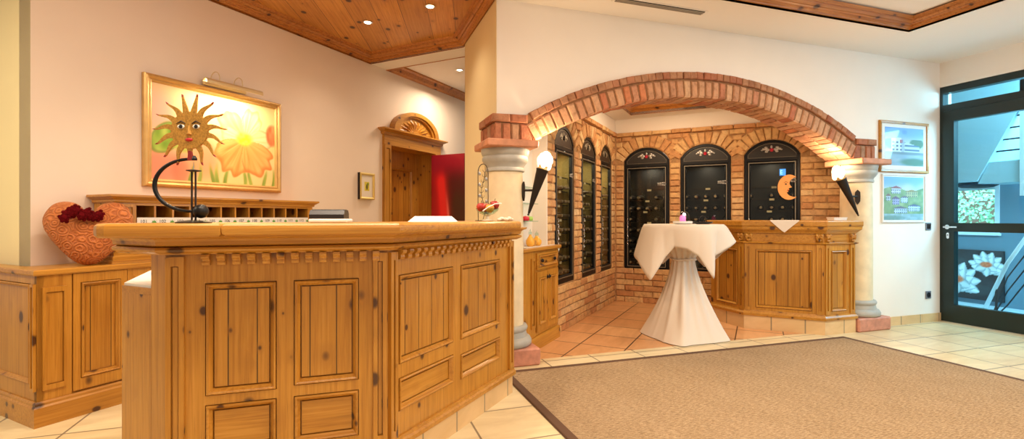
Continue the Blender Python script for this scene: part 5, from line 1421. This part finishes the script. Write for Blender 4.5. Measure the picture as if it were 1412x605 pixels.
XH = 8.0
struct(MB().prism([(XR+.1,1.0),(XH+.6,1.0),(XH+.6,6.2),(XR+.1,6.2)], -.1, 0).build('floor_hall', 'hall_floor'))
mb = MB(); y0w, y1w = 4.06, 5.6
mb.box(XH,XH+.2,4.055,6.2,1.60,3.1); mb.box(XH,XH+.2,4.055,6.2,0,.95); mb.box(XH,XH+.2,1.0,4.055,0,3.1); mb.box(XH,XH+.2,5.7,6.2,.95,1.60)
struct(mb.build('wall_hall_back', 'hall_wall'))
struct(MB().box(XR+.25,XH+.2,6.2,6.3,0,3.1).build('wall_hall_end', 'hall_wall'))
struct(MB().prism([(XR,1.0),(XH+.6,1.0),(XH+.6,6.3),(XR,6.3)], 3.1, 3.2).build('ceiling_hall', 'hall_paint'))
wn = struct(thing('window_1', None, None, (XH,5.7,.95), -90))
mb = MB(); mb.ring(0,1.645,0,.65,[(0,.12),(0,-.006),(.05,-.006),(.05,.05),(.075,.05),(.075,.12)]); mb.box(.80,.87,.0,.10,.05,.60); mb.build('window_frame', 'hall_white', wn)
mb = MB(); mb.box(.06,1.58,.08,.086,.06,.59); mb.build('glass_pane', 'glass_clear', wn)
MB().box(-.02,1.66,-.05,.0,-.03,.0).build('sill', 'hall_white', wn)
random.seed(5)
hv = []; hf = []; mb = MB()
for i in range(9000):
    y, z = random.uniform(3.4,6.8), random.uniform(.0,2.3); x = 8.95+random.uniform(0,.25); s_ = random.uniform(.018,.040); a = random.uniform(0,PI); b_ = random.uniform(-.6,.6)
    u = Vector((math.sin(b_),math.cos(a)*math.cos(b_),math.sin(a)*math.cos(b_)))*s_; v = Vector((.3,-math.sin(a),math.cos(a)))*s_*.5; p = Vector((x,y,z))
    mb.faces([tuple(p-u),tuple(p-v),tuple(p+u),tuple(p+v)], [(0,1,2,3)])
o = mb.build('hedge', 'hedge_leaf'); tag(o, 'green leafy hedge outside the stair-hall window', 'hedge', kind='stuff')
# stair flight: sloping soffit, landing and bars
t = thing('staircase', 'pale staircase seen from below through the glass door', 'stairs', (7.2,3.87,0))
XS = 7.2; YS = 3.87
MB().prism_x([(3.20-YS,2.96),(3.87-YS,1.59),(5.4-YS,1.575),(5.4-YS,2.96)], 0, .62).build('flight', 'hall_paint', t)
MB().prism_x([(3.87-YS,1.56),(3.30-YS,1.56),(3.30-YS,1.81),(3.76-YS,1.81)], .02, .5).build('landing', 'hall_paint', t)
mb = MB(); 
for z in (1.93,2.06,2.19,2.32,2.45): mb.tube([(.05,3.72-YS,z),(.05,3.1-YS,z)], .010, 6)
mb.build('railing_bars', 'art_black', t)
MB().box(.0,.05,3.43-YS,3.47-YS,1.40,2.9).build('newel_post', 'hall_white', t)
t = thing('ceiling_lamp', 'dark oval ceiling lamp under the stair flight in the hall', 'lamp', (7.48,4.02,1.575))
MB().lathe([(.04,-.055),(.15,-.045),(.20,-.02),(.205,0.0)], n=24).build('shade', 'art_black', t, smooth=True)
t = thing('stair_handrail', 'white sloping handrail with thin bars behind the glass door', 'railing', (7.0,3.5,0))
MB().tube([(0,.20,.06),(0,-.02,.64),(0,-.35,1.25)], .022, 8).build('handrail', 'hall_white', t, smooth=True)
mb = MB()
for d_ in (.12,.24,.36): mb.tube([(0,.14-d_*.1,.0+.0),(0,-.02,.64-d_*1.3),(0,-.40,1.30-d_*1.3)], .007, 6)
mb.tube([(0,.08,.0),(0,.08,.34)], .012, 8); mb.tube([(0,-.25,.0),(0,-.25,1.04)], .012, 8); mb.build('railing_bars', 'art_black', t)
t = thing('lily_picture', 'large dark picture of white water lilies on the wall of the stair hall', 'picture', (XH,5.30,.06), -90)
def petal(u, v, cu, cv, ang, ln, wd):
    c, s_ = math.cos(ang), math.sin(ang); a, b_ = (u-cu)*c+(v-cv)*s_, -(u-cu)*s_+(v-cv)*c
    if a < 0 or a > ln: return 0
    w_ = wd*math.sin(PI*(a/ln)**.9)**.7
    return max(.02, 1-abs(b_)/w_) if w_ > 1e-5 and abs(b_) < w_ else 0
def lilies(u, v):
    u *= 2.0
    c = lerp((.07,.09,.11),(.16,.18,.20),vn(u*6,v*6,2)); c = lerp(c,(.24,.33,.32),.5*blob(u/2,v,.55,.72,.16,.12,.2)); c = lerp(c,(.22,.30,.30),.5*blob(u/2,v,.80,.20,.14,.10,.2))
    for cu, cv, sc in ((1.20,.36,.44),(1.72,.70,.32)):
        for lay, (n_, l_, w_, off) in enumerate(((7,1.0,.26,-.10),(6,.78,.26,.16),(5,.5,.24,.05))):
            for k in range(n_):
                an = -.28+off+k*(PI+.45)/(n_-.3); q = petal(u,v,cu,cv-.10*sc-.08*sc*lay,an,sc*l_,sc*w_)
                if q > 0: c = lerp((.46,.56,.60),(.90,.93,.92),min(1,.25+q*1.1))
        for k in range(3):
            an = -.35-k*1.2; q = petal(u,v,cu,cv-.06*sc,an,sc*.62,sc*.24)
            if q > 0: c = lerp((.44,.54,.58),(.84,.88,.88),min(1,.2+q*1.2))
        b_ = blob(u,v,cu,cv+.02,sc*.30,sc*.17,.3); c = lerp(c,lerp((.80,.32,.20),(.93,.55,.34),vn(u*60,v*60,3)),b_)
    return c
MB().box(0,1.30,-.03,-.001,0,.66).build('stretcher', 'art_black', t)
canvas('picture_face', 0, 1.30, 0, .66, -.032, lilies, 150, 70, 'canvas', t, .001)

# ================================================================== CEILING FITTINGS
t = thing('ceiling_vent', 'long slotted air vent in the white ceiling above the arch', 'vent', (2.42,3.425,ZC-.002))
MB().box(-.43,.43,-.045,.045,-.004,.001).build('vent_frame', 'ceiling_white', t)
MB().box(-.41,.41,-.034,.034,-.006,-.003).build('dark_slot', 'dark_gap', t)
for k in range(3): MB().prism_x([(-.026+k*.020,-.006),(-.014+k*.020,-.006),(-.018+k*.020,-.013),(-.028+k*.020,-.012)], -.408, .408).build('slat', 'vent_slat', t)
dl = [(.176,4.741,ZC+.083,'recessed ceiling spotlight in the planks, nearer the painting wall','planks'),(.668,4.216,ZC+.083,'recessed ceiling spotlight in the planks, nearer the pier','planks'),(1.30,5.93,ZC+.087,'recessed ceiling spotlight in the white corridor ceiling','white')]
for x, y, z, lb, _ in dl:
    t = thing('downlight', lb, 'lamp', (x,y,z), 0, 'recessed downlights')
    MB().lathe([(.046,0),(.046,-.005),(.040,-.009),(.032,-.006),(.032,.0)], n=28).build('trim_ring', 'chrome', t, smooth=True, angle=40)
    MB().lathe([(.030,-.003),(.030,-.006),(.022,-.010),(.004,-.012)], n=20).build('bulb', 'lamp_glow', t, smooth=True)

# ================================================================== LIGHT
def light(name, kind, loc, energy, col, size=.1, rot=None, spot=None, blend=.6, size_y=None):
    l = bpy.data.lights.new(name, kind); l.energy = energy; l.color = col
    if kind == 'AREA':
        l.size = size
        if size_y: l.shape = 'RECTANGLE'; l.size_y = size_y
    elif kind == 'SPOT': l.shadow_soft_size = size; l.spot_size = R(spot); l.spot_blend = blend
    elif kind == 'SUN': l.angle = size
    else: l.shadow_soft_size = size
    o = bpy.data.objects.new(name, l); C.objects.link(o); o.location = loc
    if rot: o.rotation_euler = rot
    return o
WARM = (1, .80, .58); WARMER = (1, .70, .42); SOFT = (1, .84, .66)
for x, y, z, lb, k in dl: light('downlight_beam', 'SPOT', (x,y,z-.03), 22, WARM, .03, spot=120, blend=1.)
for x, y in ((-.5,3.1),(.35,2.6),(-.6,1.6),(.4,1.2)): light('downlight_beam', 'SPOT', (x,y,ZC+.05), 60, WARM, .04, spot=110)
light('coffer_fill', 'AREA', (-.2,1.6,ZC+.06), 55, SOFT, 1.6)  # soft fill added out of view, stands for no single lamp
light('coffer_fill', 'AREA', (3.3,1.2,ZC+.05), 110, SOFT, 2.0)  # second added fill, over the carpet side
light('lobby_fill', 'AREA', (1.4,-1.6,2.6), 60, SOFT, 1.8, rot=(R(35),0,0))  # unseen fill light added behind the camera
light('torch_glow', 'POINT', f1, 11, WARMER, .05); light('torch_glow', 'POINT', f2, 13, WARMER, .05)
light('left_fill', 'AREA', (-2.9,2.4,2.7), 50, (1,.86,.62), .8)  # unseen light added to brighten the cream return wall
light('niche_fill', 'POINT', (3.35,4.75,2.40), 9, (1,.78,.52), .12)  # point light added behind the arch to lift the niche soffit
light('corridor_fill', 'AREA', (1.35,6.1,2.80), 20, (1,.80,.58), .6)  # extra light added to brighten the corridor, besides its downlight
light('niche_lamp', 'AREA', (3.45,4.75,2.52), 20, (1,.74,.46), .5)
# picture light
lx, ly = LW(2.53, .15)
light('picture_beam', 'AREA', (lx,ly,2.178), 12, (1,.80,.50), .44, rot=(R(-18),0,R(45)), size_y=.03)
# weak unseen lights added inside the wine cabinets to show the bottles
for o in OPL:
    p = BL((o[0]+o[1])/2, -.15); light('cabinet_fill', 'AREA', (p[0],p[1],1.84), 3.0, (1,.88,.6), .2)
for o, e_ in zip(OPB, (2.2,1.2,1.2)):
    p = BW((o[0]+o[1])/2, -.15); light('cabinet_fill', 'AREA', (p[0],p[1],1.84), e_, (1,.9,.75), .2)
# daylight in the stair hall
light('hall_daylight', 'AREA', (7.1,2.2,2.6), 190, (.42,.82,1), 1.4, rot=(R(70),0,R(10)))
light('window_daylight', 'AREA', (8.3,4.9,1.9), 130, (.55,.88,1), 1.2, rot=(0,R(-75),0))
light('hall_fill', 'AREA', (6.9,4.6,1.5), 25, (.45,.84,1), .4)  # unseen fill added to brighten the hall floor
light('daylight_entry', 'AREA', (5.9,.6,1.6), 24, (.62,.80,1), 1.4, rot=(R(80),0,R(8)))
w = bpy.data.worlds.new('world'); bpy.context.scene.world = w; w.use_nodes = True
bg = w.node_tree.nodes['Background']; bg.inputs[0].default_value = (1,.88,.74,1); bg.inputs[1].default_value = .44

# ================================================================== CAMERA
cam = bpy.data.cameras.new('camera'); co = bpy.data.objects.new('camera', cam); C.objects.link(co)
cam.sensor_width = 36; cam.lens = 680/1412*36; cam.shift_y = -2.5/1412; cam.clip_start = .02
co.location = (0,0,H); co.rotation_euler = (PI/2,0,-math.atan(1/3))
sc = bpy.context.scene; sc.camera = co
sc.view_settings.view_transform = 'Standard'; sc.view_settings.look = 'None'; sc.view_settings.gamma = 1; sc.view_settings.use_curve_mapping = False
sc.view_settings.exposure = .02

sc.cycles.use_denoising = True; sc.cycles.max_bounces = 10; sc.cycles.diffuse_bounces = 5; sc.cycles.transparent_max_bounces = 12; sc.cycles.caustics_reflective = False; sc.cycles.caustics_refractive = False; sc.cycles.sample_clamp_indirect = 6
